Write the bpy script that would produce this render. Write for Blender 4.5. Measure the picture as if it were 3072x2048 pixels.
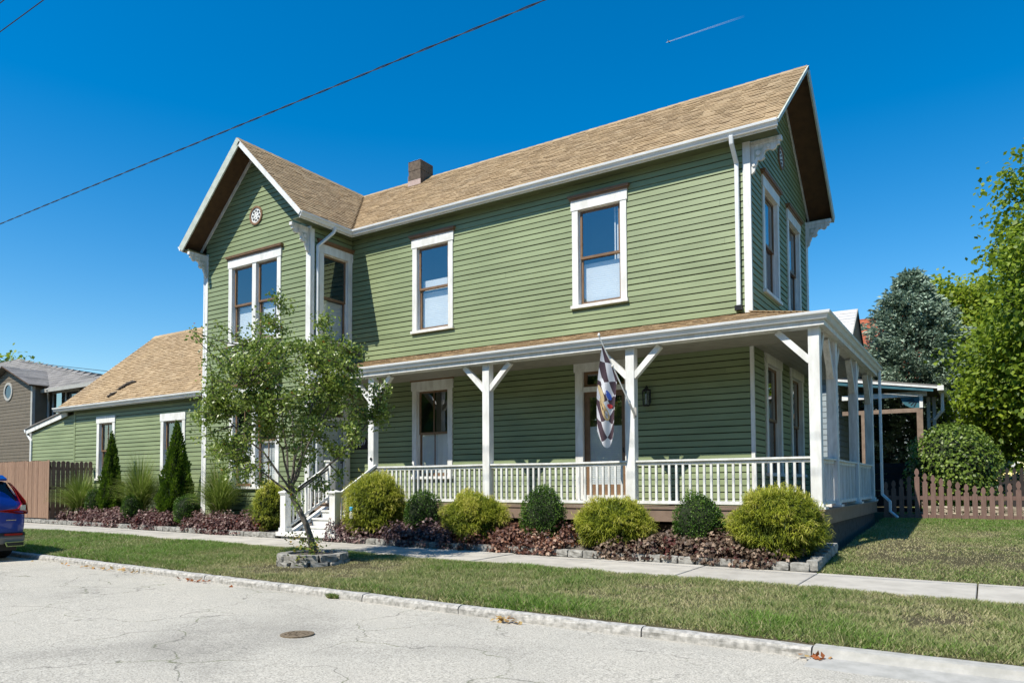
import bpy, bmesh, math, random
import numpy as np
from mathutils import Vector, Matrix
random.seed(7); RNG = np.random.default_rng(7)
R = math.radians
for o in list(bpy.data.objects): bpy.data.objects.remove(o)
scene = bpy.context.scene
C = scene.collection

# ------------------------------------------------------------------ camera
YAW, PITCH, ROLL = 0.57263, 0.04054, -0.00424
CAM = Vector((3.8957, -14.9444, 0.5646))
cyw, syw = math.cos(YAW), math.sin(YAW)
fwd = Vector((-syw, cyw, 0)); rgt = Vector((cyw, syw, 0)); up = Vector((0, 0, 1))
f2 = fwd*math.cos(PITCH) + up*math.sin(PITCH); u2 = up*math.cos(PITCH) - fwd*math.sin(PITCH)
r3 = rgt*math.cos(ROLL) + u2*math.sin(ROLL); u3 = u2*math.cos(ROLL) - rgt*math.sin(ROLL)
cd = bpy.data.cameras.new('camera'); cam = bpy.data.objects.new('camera', cd); C.objects.link(cam)
cam.matrix_world = Matrix(((r3.x, u3.x, -f2.x, CAM.x), (r3.y, u3.y, -f2.y, CAM.y), (r3.z, u3.z, -f2.z, CAM.z), (0, 0, 0, 1)))
cd.sensor_width = 36; cd.lens = 2206.77/3072*36; cd.shift_y = (1365.78-1024)/3072
cd.clip_start = 0.05; cd.clip_end = 20000
scene.camera = cam

# ------------------------------------------------------------------ sky, sun, exposure
SUN_EL, SUN_AZ = R(54.0), R(17.0)          # azimuth measured from -Y towards -X
sdir = Vector((-math.sin(SUN_AZ)*math.cos(SUN_EL), -math.cos(SUN_AZ)*math.cos(SUN_EL), math.sin(SUN_EL)))
w = bpy.data.worlds.new('World'); scene.world = w; w.use_nodes = True
nt = w.node_tree; nt.nodes.clear()
sky = nt.nodes.new('ShaderNodeTexSky'); sky.sky_type = 'NISHITA'; sky.sun_disc = False
sky.sun_elevation = SUN_EL; sky.sun_rotation = math.atan2(sdir.x, sdir.y)
sky.altitude = 300; sky.air_density = 1.15; sky.dust_density = 0.15; sky.ozone_density = 1.2
hs = nt.nodes.new('ShaderNodeHueSaturation'); hs.inputs['Saturation'].default_value = 1.58
bgn = nt.nodes.new('ShaderNodeBackground'); bgn.inputs[1].default_value = 0.122
wo = nt.nodes.new('ShaderNodeOutputWorld')
nt.links.new(sky.outputs[0], hs.inputs['Color']); nt.links.new(hs.outputs[0], bgn.inputs[0]); nt.links.new(bgn.outputs[0], wo.inputs[0])
sl = bpy.data.lights.new('sun', 'SUN'); sl.energy = 5.0; sl.angle = R(0.5); sl.color = (1, 0.945, 0.85)
so = bpy.data.objects.new('sun', sl); C.objects.link(so); so.location = (0, 0, 40)
so.rotation_euler = sdir.to_track_quat('Z', 'Y').to_euler()
scene.view_settings.view_transform = 'Standard'; scene.view_settings.look = 'None'
scene.view_settings.exposure = 0.42; scene.view_settings.gamma = 1.0; scene.view_settings.use_curve_mapping = False
scene.render.engine = 'CYCLES'
scene.cycles.max_bounces = 6; scene.cycles.diffuse_bounces = 2; scene.cycles.transparent_max_bounces = 12

# ------------------------------------------------------------------ materials
def nodes(name):
    m = bpy.data.materials.new(name); m.use_nodes = True
    t = m.node_tree; b = t.nodes['Principled BSDF']
    return m, t, b
def N(t, typ, **kw):
    n = t.nodes.new(typ)
    for k, v in kw.items(): setattr(n, k, v)
    return n
def ramp(t, fac, stops):
    r = N(t, 'ShaderNodeValToRGB'); e = r.color_ramp.elements
    while len(e) < len(stops): e.new(0.5)
    for i, (p, c) in enumerate(stops):
        e[i].position = p; e[i].color = (*c, 1) if len(c) == 3 else c
    t.links.new(fac, r.inputs[0]); return r.outputs[0]
def noise(t, scale, detail=4, rough=0.55, coord=None, dist=0.0):
    n = N(t, 'ShaderNodeTexNoise'); n.inputs['Scale'].default_value = scale
    n.inputs['Detail'].default_value = detail; n.inputs['Roughness'].default_value = rough; n.inputs['Distortion'].default_value = dist
    if coord is not None: t.links.new(coord, n.inputs['Vector'])
    return n.outputs['Fac']
def pos(t, sc=(1, 1, 1)):
    g = N(t, 'ShaderNodeNewGeometry'); mp = N(t, 'ShaderNodeMapping'); mp.inputs['Scale'].default_value = sc
    t.links.new(g.outputs['Position'], mp.inputs['Vector']); return mp.outputs[0]
def mixc(t, fac, a, b, mode='MIX'):
    m = N(t, 'ShaderNodeMix', data_type='RGBA', blend_type=mode)
    for s, v in ((m.inputs[0], fac), (m.inputs[6], a), (m.inputs[7], b)):
        if hasattr(v, 'is_output'): t.links.new(v, s)
        elif isinstance(v, (int, float)): s.default_value = v
        else: s.default_value = (*v, 1)
    return m.outputs[2]
def bump(t, b, h, strength, dist=0.01):
    bp = N(t, 'ShaderNodeBump'); bp.inputs['Strength'].default_value = strength; bp.inputs['Distance'].default_value = dist
    t.links.new(h, bp.inputs['Height']); t.links.new(bp.outputs[0], b.inputs['Normal'])
def paint(name, c, c2=None, scale=3, rough=0.55, sc=(1, 1, 1), bmp=0.15, bscale=60, spec=0.35, rnd=0.0):
    m, t, b = nodes(name); c2 = c2 or tuple(x*0.8 for x in c)
    p = pos(t, sc)
    col = ramp(t, noise(t, scale, 5, 0.6, p), [(0.35, c2), (0.62, c)])
    if rnd:
        oi = N(t, 'ShaderNodeObjectInfo'); mr = N(t, 'ShaderNodeMapRange'); mr.inputs[3].default_value = 1-rnd; mr.inputs[4].default_value = 1+rnd*0.5
        t.links.new(oi.outputs['Random'], mr.inputs[0]); vm = N(t, 'ShaderNodeVectorMath', operation='SCALE')
        t.links.new(col, vm.inputs[0]); t.links.new(mr.outputs[0], vm.inputs['Scale']); col = vm.outputs[0]
    t.links.new(col, b.inputs['Base Color'])
    b.inputs['Roughness'].default_value = rough; b.inputs['Specular IOR Level'].default_value = spec
    if bmp: bump(t, b, noise(t, bscale, 4, 0.6, p), bmp, 0.004)
    return m
def leafmat(name, stops, trans=0.35, rough=0.5, spec=0.35):
    m, t, b = nodes(name)
    a = N(t, 'ShaderNodeAttribute', attribute_name='tint')
    col = ramp(t, a.outputs['Fac'], stops)
    t.links.new(col, b.inputs['Base Color']); b.inputs['Roughness'].default_value = rough; b.inputs['Specular IOR Level'].default_value = spec
    tr = N(t, 'ShaderNodeBsdfTranslucent'); tc = mixc(t, 0.5, col, (0.9, 1.0, 0.25), 'MULTIPLY'); 
    sc = N(t, 'ShaderNodeVectorMath', operation='SCALE'); t.links.new(col, sc.inputs[0]); sc.inputs['Scale'].default_value = 1.3
    t.links.new(sc.outputs[0], tr.inputs[0])
    mx = N(t, 'ShaderNodeMixShader'); mx.inputs[0].default_value = trans
    t.links.new(b.outputs[0], mx.inputs[1]); t.links.new(tr.outputs[0], mx.inputs[2])
    t.links.new(mx.outputs[0], t.nodes['Material Output'].inputs[0]); return m
def shinglemat(name, cols, gran=True):
    m, t, b = nodes(name)
    g = N(t, 'ShaderNodeNewGeometry'); oi = N(t, 'ShaderNodeObjectInfo')
    ad = N(t, 'ShaderNodeMath', operation='ADD'); t.links.new(g.outputs['Random Per Island'], ad.inputs[0]); t.links.new(oi.outputs['Random'], ad.inputs[1])
    fr = N(t, 'ShaderNodeMath', operation='FRACT'); t.links.new(ad.outputs[0], fr.inputs[0])
    col = ramp(t, fr.outputs[0], [(i/(len(cols)-1), c) for i, c in enumerate(cols)])
    n1 = noise(t, 1.1, 4, 0.6, pos(t))
    col = mixc(t, 0.5, col, ramp(t, n1, [(0.3, (0.72, 0.72, 0.74)), (0.7, (1.12, 1.1, 1.05))]), 'MULTIPLY')
    n2 = noise(t, 140, 3, 0.7, pos(t))
    col = mixc(t, 0.3, col, ramp(t, n2, [(0.3, (0.55, 0.5, 0.47)), (0.7, (1.2, 1.2, 1.2))]), 'MULTIPLY')
    t.links.new(col, b.inputs['Base Color']); b.inputs['Roughness'].default_value = 0.9; b.inputs['Specular IOR Level'].default_value = 0.15
    bump(t, b, n2, 0.5, 0.004); return m
def glassmat():
    m, t, b = nodes('window_glass'); t.nodes.remove(b)
    tr = N(t, 'ShaderNodeBsdfTransparent'); tr.inputs[0].default_value = (0.93, 0.96, 0.95, 1)
    gl = N(t, 'ShaderNodeBsdfGlossy'); gl.inputs['Roughness'].default_value = 0.012
    nb = N(t, 'ShaderNodeBump'); nb.inputs['Strength'].default_value = 0.05; nb.inputs['Distance'].default_value = 0.02
    t.links.new(noise(t, 1.3, 1, 0.4, pos(t)), nb.inputs['Height']); t.links.new(nb.outputs[0], gl.inputs['Normal'])
    fr = N(t, 'ShaderNodeLayerWeight'); fr.inputs['Blend'].default_value = 0.5
    pw = N(t, 'ShaderNodeMath', operation='POWER'); pw.inputs[1].default_value = 4.0; t.links.new(fr.outputs['Facing'], pw.inputs[0])
    mr = N(t, 'ShaderNodeMapRange'); mr.inputs[3].default_value = 0.26; mr.inputs[4].default_value = 1.0
    t.links.new(pw.outputs[0], mr.inputs[0])
    mx = N(t, 'ShaderNodeMixShader'); t.links.new(mr.outputs[0], mx.inputs[0])
    t.links.new(tr.outputs[0], mx.inputs[1]); t.links.new(gl.outputs[0], mx.inputs[2])
    t.links.new(mx.outputs[0], t.nodes['Material Output'].inputs[0]); return m
M = {}
M['siding'] = paint('sage_green_siding', (0.255, 0.308, 0.158), (0.205, 0.252, 0.124), 1.1, 0.5, (0.6, 0.6, 2.2), 0.3, 25, 0.4, rnd=0.09)
M['wallcore'] = paint('groove_shade_core', (0.035, 0.04, 0.02))  # near-black colour paints the shadow lines in the gaps between siding boards
M['white'] = paint('white_trim_paint', (0.80, 0.80, 0.76), (0.64, 0.63, 0.58), 6, 0.45, (1, 1, 0.3), 0.1, 40)
M['oldwhite'] = paint('weathered_white_paint', (0.78, 0.77, 0.73), (0.55, 0.54, 0.49), 4, 0.55, (3, 3, 0.5), 0.2, 40)
M['gutter'] = paint('white_gutter', (0.78, 0.79, 0.78), (0.68, 0.69, 0.67), 2, 0.3, (1, 1, 1), 0.03, 10, 0.5)
M['rake'] = paint('pale_green_white_rake', (0.52, 0.55, 0.47), (0.40, 0.43, 0.36), 5, 0.55)
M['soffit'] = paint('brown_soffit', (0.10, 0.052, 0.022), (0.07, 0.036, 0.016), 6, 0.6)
M['eave'] = paint('shade_green_eave', (0.10, 0.12, 0.06))  # shade under the eaves is put into this soffit colour
M['brown'] = paint('brown_trim', (0.25, 0.145, 0.075), (0.19, 0.11, 0.055), 6, 0.45)
M['sash'] = paint('bronze_sash', (0.22, 0.135, 0.075), (0.17, 0.10, 0.055), 6, 0.4)
M['deck'] = paint('brown_porch_paint', (0.26, 0.185, 0.135), (0.20, 0.14, 0.10), 4, 0.55)
M['found'] = paint('dark_foundation', (0.10, 0.085, 0.07), (0.06, 0.05, 0.042), 8, 0.9, bmp=0.5)
M['ceil'] = paint('porch_ceiling', (0.34, 0.33, 0.28), (0.28, 0.27, 0.23), 5)
M['glass'] = glassmat()
M['interior'] = paint('dim_interior', (0.06, 0.06, 0.06), (0.05, 0.05, 0.05), 2, 0.9, bmp=0)
M['blind'] = paint('white_blind', (0.82, 0.84, 0.85), (0.76, 0.78, 0.8), 3, 0.6, bmp=0)
M['shingle'] = shinglemat('tan_shingle', [(0.36, 0.26, 0.15), (0.42, 0.31, 0.185), (0.38, 0.28, 0.162), (0.455, 0.345, 0.212), (0.37, 0.268, 0.155), (0.41, 0.302, 0.18)])
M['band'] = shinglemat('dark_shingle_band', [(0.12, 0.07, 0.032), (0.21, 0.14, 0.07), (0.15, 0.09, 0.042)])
M['gshingle'] = shinglemat('grey_shingle', [(0.17, 0.165, 0.155), (0.25, 0.24, 0.225), (0.21, 0.2, 0.19), (0.28, 0.27, 0.255)])
M['wshingle'] = shinglemat('pale_shingle', [(0.50, 0.50, 0.49), (0.60, 0.60, 0.58), (0.55, 0.54, 0.52), (0.66, 0.66, 0.64)])
M['rshingle'] = shinglemat('red_shingle', [(0.30, 0.085, 0.045), (0.38, 0.12, 0.065), (0.26, 0.075, 0.04), (0.42, 0.15, 0.085)])
M['block'] = paint('chimney_block', (0.15, 0.115, 0.085), (0.09, 0.068, 0.05), 9, 0.95, bmp=0.6, bscale=30)
M['flashing'] = paint('pink_flashing', (0.48, 0.36, 0.31), (0.38, 0.28, 0.24), 6, 0.6)
M['black'] = paint('black_metal', (0.015, 0.015, 0.016), (0.02, 0.02, 0.02), 5, 0.4, bmp=0)
M['stone'] = paint('retaining_block', (0.36, 0.35, 0.315), (0.20, 0.195, 0.175), 12, 0.95, bmp=0.8, bscale=45, rnd=0.2)
M['kerb'] = paint('kerb_stone', (0.46, 0.445, 0.41), (0.23, 0.225, 0.205), 16, 0.9, bmp=0.7, bscale=30)
M['fence'] = paint('brown_fence_stain', (0.30, 0.19, 0.128), (0.23, 0.14, 0.092), 7, 0.75, (4, 4, 0.6), 0.25, 40, rnd=0.15)
M['picket'] = paint('dark_brown_picket', (0.20, 0.125, 0.10), (0.155, 0.095, 0.075), 7, 0.65, (4, 4, 0.6), 0.2, 40, rnd=0.1)
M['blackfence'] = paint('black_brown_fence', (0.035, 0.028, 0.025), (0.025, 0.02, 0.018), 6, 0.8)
M['bark'] = paint('young_tree_bark', (0.15, 0.135, 0.115), (0.085, 0.075, 0.062), 14, 0.9, (3, 3, 0.8), 0.7, 50)
M['wire'] = paint('black_wire', (0.02, 0.02, 0.025), (0.04, 0.042, 0.055), 9, 0.6, bmp=0)
M['greywall'] = paint('dark_grey_siding', (0.165, 0.135, 0.095), (0.14, 0.115, 0.082), 3, 0.6, rnd=0.08)
M['greytrim'] = paint('grey_trim', (0.42, 0.41, 0.37), (0.36, 0.35, 0.31), 3, 0.5)
M['paleblue'] = paint('pale_blue_wall', (0.34, 0.39, 0.40), (0.28, 0.33, 0.34), 3, 0.6)
M['teal'] = paint('teal_paint', (0.05, 0.15, 0.18), (0.035, 0.11, 0.14), 4, 0.5)
M['timber'] = paint('timber_post', (0.27, 0.195, 0.14), (0.19, 0.135, 0.095), 6, 0.6)
M['soil'] = paint('bed_soil', (0.12, 0.10, 0.085), (0.045, 0.037, 0.03), 40, 0.95, bmp=0.9, bscale=70)
M['bluecar'] = None

# ------------------------------------------------------------------ object helpers
def tag(o, label=None, cat=None, group=None, kind=None):
    if label: o['label'] = label
    if cat: o['category'] = cat
    if group: o['group'] = group
    if kind: o['kind'] = kind
    return o
def empty(name, loc=(0, 0, 0), parent=None):
    o = bpy.data.objects.new(name, None); C.objects.link(o); o.location = loc; o.empty_display_size = 0.2
    if parent is not None: o.parent = parent
    return o
def link(name, me, parent=None):
    o = bpy.data.objects.new(name, me); C.objects.link(o)
    if parent is not None:
        o.parent = parent
        w_ = Vector((0, 0, 0)); q = parent
        while q is not None: w_ = w_ + q.location; q = q.parent
        o.location = -w_                       # geometry is written in world coordinates
    return o
class MB:
    def __init__(s): s.v = []; s.f = []
    def hexa(s, p):                            # p: bottom 4 (ccw from above) + top 4
        n = len(s.v); s.v += [tuple(x) for x in p]
        s.f += [(n+3, n+2, n+1, n), (n+4, n+5, n+6, n+7), (n, n+1, n+5, n+4), (n+1, n+2, n+6, n+5), (n+2, n+3, n+7, n+6), (n+3, n, n+4, n+7)]; return s
    def box(s, x0, x1, y0, y1, z0, z1):
        return s.hexa([(x0, y0, z0), (x1, y0, z0), (x1, y1, z0), (x0, y1, z0), (x0, y0, z1), (x1, y0, z1), (x1, y1, z1), (x0, y1, z1)])
    def beam(s, p, q, wd, ht, upv=(0, 0, 1)):
        p, q = Vector(p), Vector(q); d = (q-p).normalized(); a = d.cross(Vector(upv)).normalized(); b = a.cross(d)
        a = a*wd/2; b = b*ht/2
        return s.hexa([p+a-b, q+a-b, q-a-b, p-a-b, p+a+b, q+a+b, q-a+b, p-a+b])
    def prism(s, poly, fn, d0, d1):            # poly of (a,b); fn(a,b,d)->xyz
        n = len(s.v); k = len(poly)
        s.v += [tuple(fn(a, b, d0)) for a, b in poly] + [tuple(fn(a, b, d1)) for a, b in poly]
        s.f += [tuple(range(n+k-1, n-1, -1)), tuple(range(n+k, n+2*k))]
        s.f += [(n+i, n+(i+1) % k, n+k+(i+1) % k, n+k+i) for i in range(k)]; return s
    def tube(s, path, rad, seg=8, cap=True):
        path = [Vector(p) for p in path]; n0 = len(s.v); k = len(path)
        if not hasattr(rad, '__len__'): rad = [rad]*k
        ref = Vector((0.13, 0.31, 0.94))
        for i, p in enumerate(path):
            d = (path[min(i+1, k-1)]-path[max(i-1, 0)]).normalized()
            a = d.cross(ref)
            if a.length < 0.05: a = d.cross(Vector((1, 0, 0)))
            a.normalize(); b = d.cross(a)
            for j in range(seg):
                t_ = 2*math.pi*j/seg; s.v.append(tuple(p + (a*math.cos(t_)+b*math.sin(t_))*rad[i]))
        for i in range(k-1):
            for j in range(seg):
                s.f.append((n0+i*seg+j, n0+i*seg+(j+1) % seg, n0+(i+1)*seg+(j+1) % seg, n0+(i+1)*seg+j))
        if cap:
            s.f.append(tuple(n0+j for j in range(seg-1, -1, -1))); s.f.append(tuple(n0+(k-1)*seg+j for j in range(seg)))
        return s
    def lathe(s, c, prof, seg=16):             # prof of (r, z)
        n0 = len(s.v)
        for r_, z_ in prof:
            for j in range(seg):
                a = 2*math.pi*j/seg; s.v.append((c[0]+r_*math.cos(a), c[1]+r_*math.sin(a), c[2]+z_))
        for i in range(len(prof)-1):
            for j in range(seg): s.f.append((n0+i*seg+j, n0+i*seg+(j+1) % seg, n0+(i+1)*seg+(j+1) % seg, n0+(i+1)*seg+j))
        s.f.append(tuple(n0+j for j in range(seg-1, -1, -1))); s.f.append(tuple(n0+(len(prof)-1)*seg+j for j in range(seg)))
        return s
    def mesh(s, name, m, smooth=False):
        me = bpy.data.meshes.new(name); me.from_pydata(s.v, [], s.f); me.update()
        if m is not None: me.materials.append(m)
        if smooth: me.polygons.foreach_set('use_smooth', [True]*len(me.polygons))
        return me
    def build(s, name, m, parent=None, smooth=False, bevel=0):
        o = link(name, s.mesh(name, m, smooth), parent)
        if bevel:
            b = o.modifiers.new('bevel', 'BEVEL'); b.width = bevel; b.segments = 1; b.limit_method = 'ANGLE'
        return o
def np_mesh(name, V, F, m, parent=None, tint=None, smooth=False):
    V = np.asarray(V, np.float32); F = np.asarray(F, np.int32); k = F.shape[1]
    me = bpy.data.meshes.new(name)
    me.vertices.add(len(V)); me.vertices.foreach_set('co', V.ravel())
    me.loops.add(F.size); me.loops.foreach_set('vertex_index', F.ravel())
    me.polygons.add(len(F)); me.polygons.foreach_set('loop_start', np.arange(0, F.size, k, dtype=np.int32))
    me.update(calc_edges=True)
    if tint is not None:
        a = me.attributes.new('tint', 'FLOAT', 'POINT'); a.data.foreach_set('value', np.asarray(tint, np.float32))
    if smooth: me.polygons.foreach_set('use_smooth', [True]*len(F))
    me.materials.append(m); return link(name, me, parent)
def unit(a): return a/np.maximum(np.linalg.norm(a, axis=1, keepdims=True), 1e-9)
def leaves(name, P, A, Nn, size, aspect, m, parent, tint, fold=0.25):
    A = unit(A); B = unit(np.cross(Nn, A)); U = np.cross(A, B); s = np.asarray(size)[:, None]
    v0 = P; v2 = P+A*s; mid = P+A*s*0.45+U*s*fold*0.3
    V = np.stack([v0, mid+B*s*aspect*0.5, v2, mid-B*s*aspect*0.5], 1).reshape(-1, 3)
    n = len(P); i = np.arange(n)[:, None]*4
    F = np.concatenate([i+np.array([0, 1, 2]), i+np.array([0, 2, 3])], 0)
    return np_mesh(name, V, F, m, parent, np.repeat(tint, 4))
def strips(name, paths, width, m, parent, tint, side=None):
    # paths: (n,k,3); tapered ribbons
    n, k, _ = paths.shape; D = paths[:, -1]-paths[:, 0]
    if side is None: side = unit(np.cross(D, np.array([0, 0, 1.0])+RNG.normal(0, .3, (n, 3))))
    wv = np.linspace(1, 0.1, k)[None, :, None]*np.asarray(width)[:, None, None]
    Lf = paths+side[:, None]*wv/2; Rt = paths-side[:, None]*wv/2
    V = np.stack([Lf, Rt], 2).reshape(n*k*2, 3)
    b = (np.arange(n)[:, None]*k+np.arange(k-1)[None])*2
    F = np.stack([b, b+1, b+3, b+2], -1).reshape(-1, 4)
    return np_mesh(name, V, F, m, parent, np.repeat(tint, k*2))
_lat = RNG.random((256, 256))
def vnoise(x, y, s):
    x = np.asarray(x)*s+500; y = np.asarray(y)*s+500; i = np.floor(x).astype(int); j = np.floor(y).astype(int); a = x-i; b = y-j
    a = a*a*(3-2*a); b = b*b*(3-2*b); L = lambda p, q: _lat[p % 256, q % 256]
    return (L(i, j)*(1-a)+L(i+1, j)*a)*(1-b)+(L(i, j+1)*(1-a)+L(i+1, j+1)*a)*b
def rough_box(L, D, H, amp, seed, nx=6, ny=3, nz=3, rnd=0.02):
    bm = bmesh.new(); bmesh.ops.create_cube(bm, size=1)
    bmesh.ops.subdivide_edges(bm, edges=bm.edges[:], cuts=3, use_grid_fill=True)
    rs = random.Random(seed)
    for v in bm.verts:
        x, y, z = v.co; c = sum(abs(t_) > 0.49 for t_ in (x, y, z))
        k = 1-0.03*max(0, c-1)
        v.co = Vector((x*L*k+rs.uniform(-amp, amp), y*D*k+rs.uniform(-amp, amp), (z*H)*k+rs.uniform(-amp, amp)*0.6))
    me = bpy.data.meshes.new('rough'); bm.to_mesh(me); bm.free(); return me

# ------------------------------------------------------------------ ground levels
def slope(x): return -0.006*np.clip(x, -60, 30)
def kerb_y(x): return np.interp(x, [-60, -30, -12, -5, 0, 60], [-7.35, -7.4, -7.62, -7.82, -7.95, -7.95])
def swfar(x): return np.interp(x, [-60, -26, -8, 2, 5, 60], [-2.75, -2.75, -3.0, -3.05, -3.15, -3.2])
def swnear(x): return np.interp(x, [-60, -26, -8, 2, 5, 60], [-4.35, -4.35, -4.58, -4.62, -4.95, -5.0])
def lawn_z(x, y):
    z = np.interp(y, [-3.2, -2.2, 0, 6, 12, 60], [-0.79, -0.70, -0.55, -0.30, -0.22, -0.2]); return z+slope(x)*0.6
def ground_z(x, y):
    s = slope(x); ky = kerb_y(x); nr = swnear(x); fr = swfar(x)
    park = -0.872+0.085*np.clip((y-ky)/(nr-ky), 0, 1)
    z = np.where(y < ky+0.13, -1.08+s, np.where(y < fr, park+s, lawn_z(x, y)))
    bed = (x < 1.62) & (x > -30) & (y > fr) & (y < 8)
    z = np.where((y > nr+0.1) & (y < fr-0.1), -0.92+s, z)
    z = np.where(bed, -0.85+s, z)
    return z
gx = np.concatenate([np.linspace(-900, -50, 10), np.arange(-48, 16, 0.5), np.linspace(18, 900, 10)])
gy = np.concatenate([np.linspace(-900, -40, 8), np.linspace(-36, -9, 10), np.arange(-8.4, 10, 0.15), np.linspace(11, 900, 16)])
X, Y = np.meshgrid(gx, gy); Z = ground_z(X, Y)+0.02*(vnoise(X, Y, 1.3)-0.5)*((Y > -7.7) & (Y < 9))
ny_, nx_ = X.shape; idx = np.arange(ny_*nx_).reshape(ny_, nx_)
F = np.stack([idx[:-1, :-1], idx[:-1, 1:], idx[1:, 1:], idx[1:, :-1]], -1).reshape(-1, 4)
m, t, b = nodes('turf_ground')
n1 = noise(t, 1.2, 5, 0.6, pos(t)); n2 = noise(t, 45, 4, 0.7, pos(t))
col = mixc(t, n1, (0.12, 0.098, 0.062), (0.055, 0.058, 0.025)); col = mixc(t, 0.6, col, ramp(t, n2, [(0.3, (0.4, 0.4, 0.4)), (0.7, (1.3, 1.3, 1.3))]), 'MULTIPLY')
t.links.new(col, b.inputs['Base Color']); b.inputs['Roughness'].default_value = 1; b.inputs['Specular IOR Level'].default_value = 0.1; bump(t, b, n2, 0.8, 0.03)
M['turf'] = m
g = np_mesh('ground', np.stack([X, Y, Z], -1).reshape(-1, 3), F, m, None, smooth=True); tag(g, kind='structure')

M['mulch'] = paint('grey_gravel_mulch', (0.20, 0.175, 0.15), (0.07, 0.06, 0.05), 55, 0.95, bmp=1.0, bscale=60)
for bx0, bx1, nm in ((-31.5, -10.6, 'bed'), (-8.8, 1.58, 'bed')):
    xs = np.linspace(bx0, bx1, int((bx1-bx0)*6)); rows = []
    for v_ in np.linspace(0, 1, 12):
        yy = swfar(xs)+0.12+(-1.1-swfar(xs)-0.12)*v_; zz = -0.70+0.24*np.clip(v_*1.6, 0, 1)+slope(xs)*0.8; rows.append(np.stack([xs, yy, zz+0.03*(vnoise(xs, yy, 3)-.5)+0.012*(vnoise(xs, yy, 14)-.5)], -1))
    V = np.array(rows); k = V.shape[1]; idx = np.arange(V.shape[0]*k).reshape(-1, k); F = np.stack([idx[:-1, :-1], idx[:-1, 1:], idx[1:, 1:], idx[1:, :-1]], -1).reshape(-1, 4)
    tag(np_mesh('planting_bed', V.reshape(-1, 3), F, M['mulch'], None, smooth=True), kind='structure')
# road: weathered pale asphalt with cracks
m, t, b = nodes('old_pale_asphalt'); p = pos(t)
fine = noise(t, 60, 4, 0.8, p); mid = noise(t, 14, 4, 0.6, p); big = noise(t, 0.45, 4, 0.55, p)
col = ramp(t, fine, [(0.33, (0.16, 0.157, 0.142)), (0.47, (0.385, 0.363, 0.312)), (0.62, (0.58, 0.552, 0.48))])
col = mixc(t, 0.8, col, ramp(t, big, [(0.30, (0.62, 0.62, 0.62)), (0.48, (0.98, 0.98, 0.97)), (0.65, (1.08, 1.07, 1.05))]), 'MULTIPLY')
col = mixc(t, 0.5, col, ramp(t, mid, [(0.3, (0.78, 0.78, 0.78)), (0.7, (1.1, 1.1, 1.1))]), 'MULTIPLY')
dn = N(t, 'ShaderNodeTexNoise'); dn.inputs['Scale'].default_value = 1.4; dn.inputs['Detail'].default_value = 6; t.links.new(p, dn.inputs['Vector'])
off = N(t, 'ShaderNodeVectorMath', operation='SCALE'); off.inputs['Scale'].default_value = 0.9; t.links.new(dn.outputs['Color'], off.inputs[0])
pv = N(t, 'ShaderNodeVectorMath', operation='ADD'); t.links.new(p, pv.inputs[0]); t.links.new(off.outputs[0], pv.inputs[1])
vo = N(t, 'ShaderNodeTexVoronoi', feature='DISTANCE_TO_EDGE'); vo.inputs['Scale'].default_value = 0.62; t.links.new(pv.outputs[0], vo.inputs['Vector'])
crk = ramp(t, vo.outputs['Distance'], [(0.0, (1, 1, 1)), (0.0075, (0, 0, 0))])
msk = ramp(t, noise(t, 0.7, 3, 0.5, p), [(0.40, (0, 0, 0)), (0.52, (1, 1, 1))])
cf = N(t, 'ShaderNodeMath', operation='MULTIPLY'); t.links.new(crk, cf.inputs[0]); t.links.new(msk, cf.inputs[1])
cf2 = N(t, 'ShaderNodeMath', operation='MULTIPLY'); t.links.new(cf.outputs[0], cf2.inputs[0]); cf2.inputs[1].default_value = 0.9
gcol = ramp(t, noise(t, 2.2, 3, 0.5, p), [(0.48, (0.12, 0.115, 0.10)), (0.6, (0.10, 0.12, 0.045))])
col = mixc(t, cf2.outputs[0], col, gcol)
t.links.new(col, b.inputs['Base Color']); b.inputs['Roughness'].default_value = 0.9; b.inputs['Specular IOR Level'].default_value = 0.2; bump(t, b, fine, 0.6, 0.006)
M['road'] = m
xs = np.arange(-60, 41, 1.0); rows = []
for fr_, dz in ((0, -0.005), (0.25, 0.0), (1.5, 0.02), (4, 0.05), (9.5, -0.01)):
    yy = kerb_y(xs)-fr_; rows.append(np.stack([xs, yy, -0.955+dz+slope(xs)], -1))
V = np.array(rows); k = V.shape[1]; idx = np.arange(V.shape[0]*k).reshape(-1, k)
F = np.stack([idx[1:, :-1], idx[1:, 1:], idx[:-1, 1:], idx[:-1, :-1]], -1).reshape(-1, 4)
rd = np_mesh('road', V.reshape(-1, 3), F, m, None, smooth=True); tag(rd, kind='structure')

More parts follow.
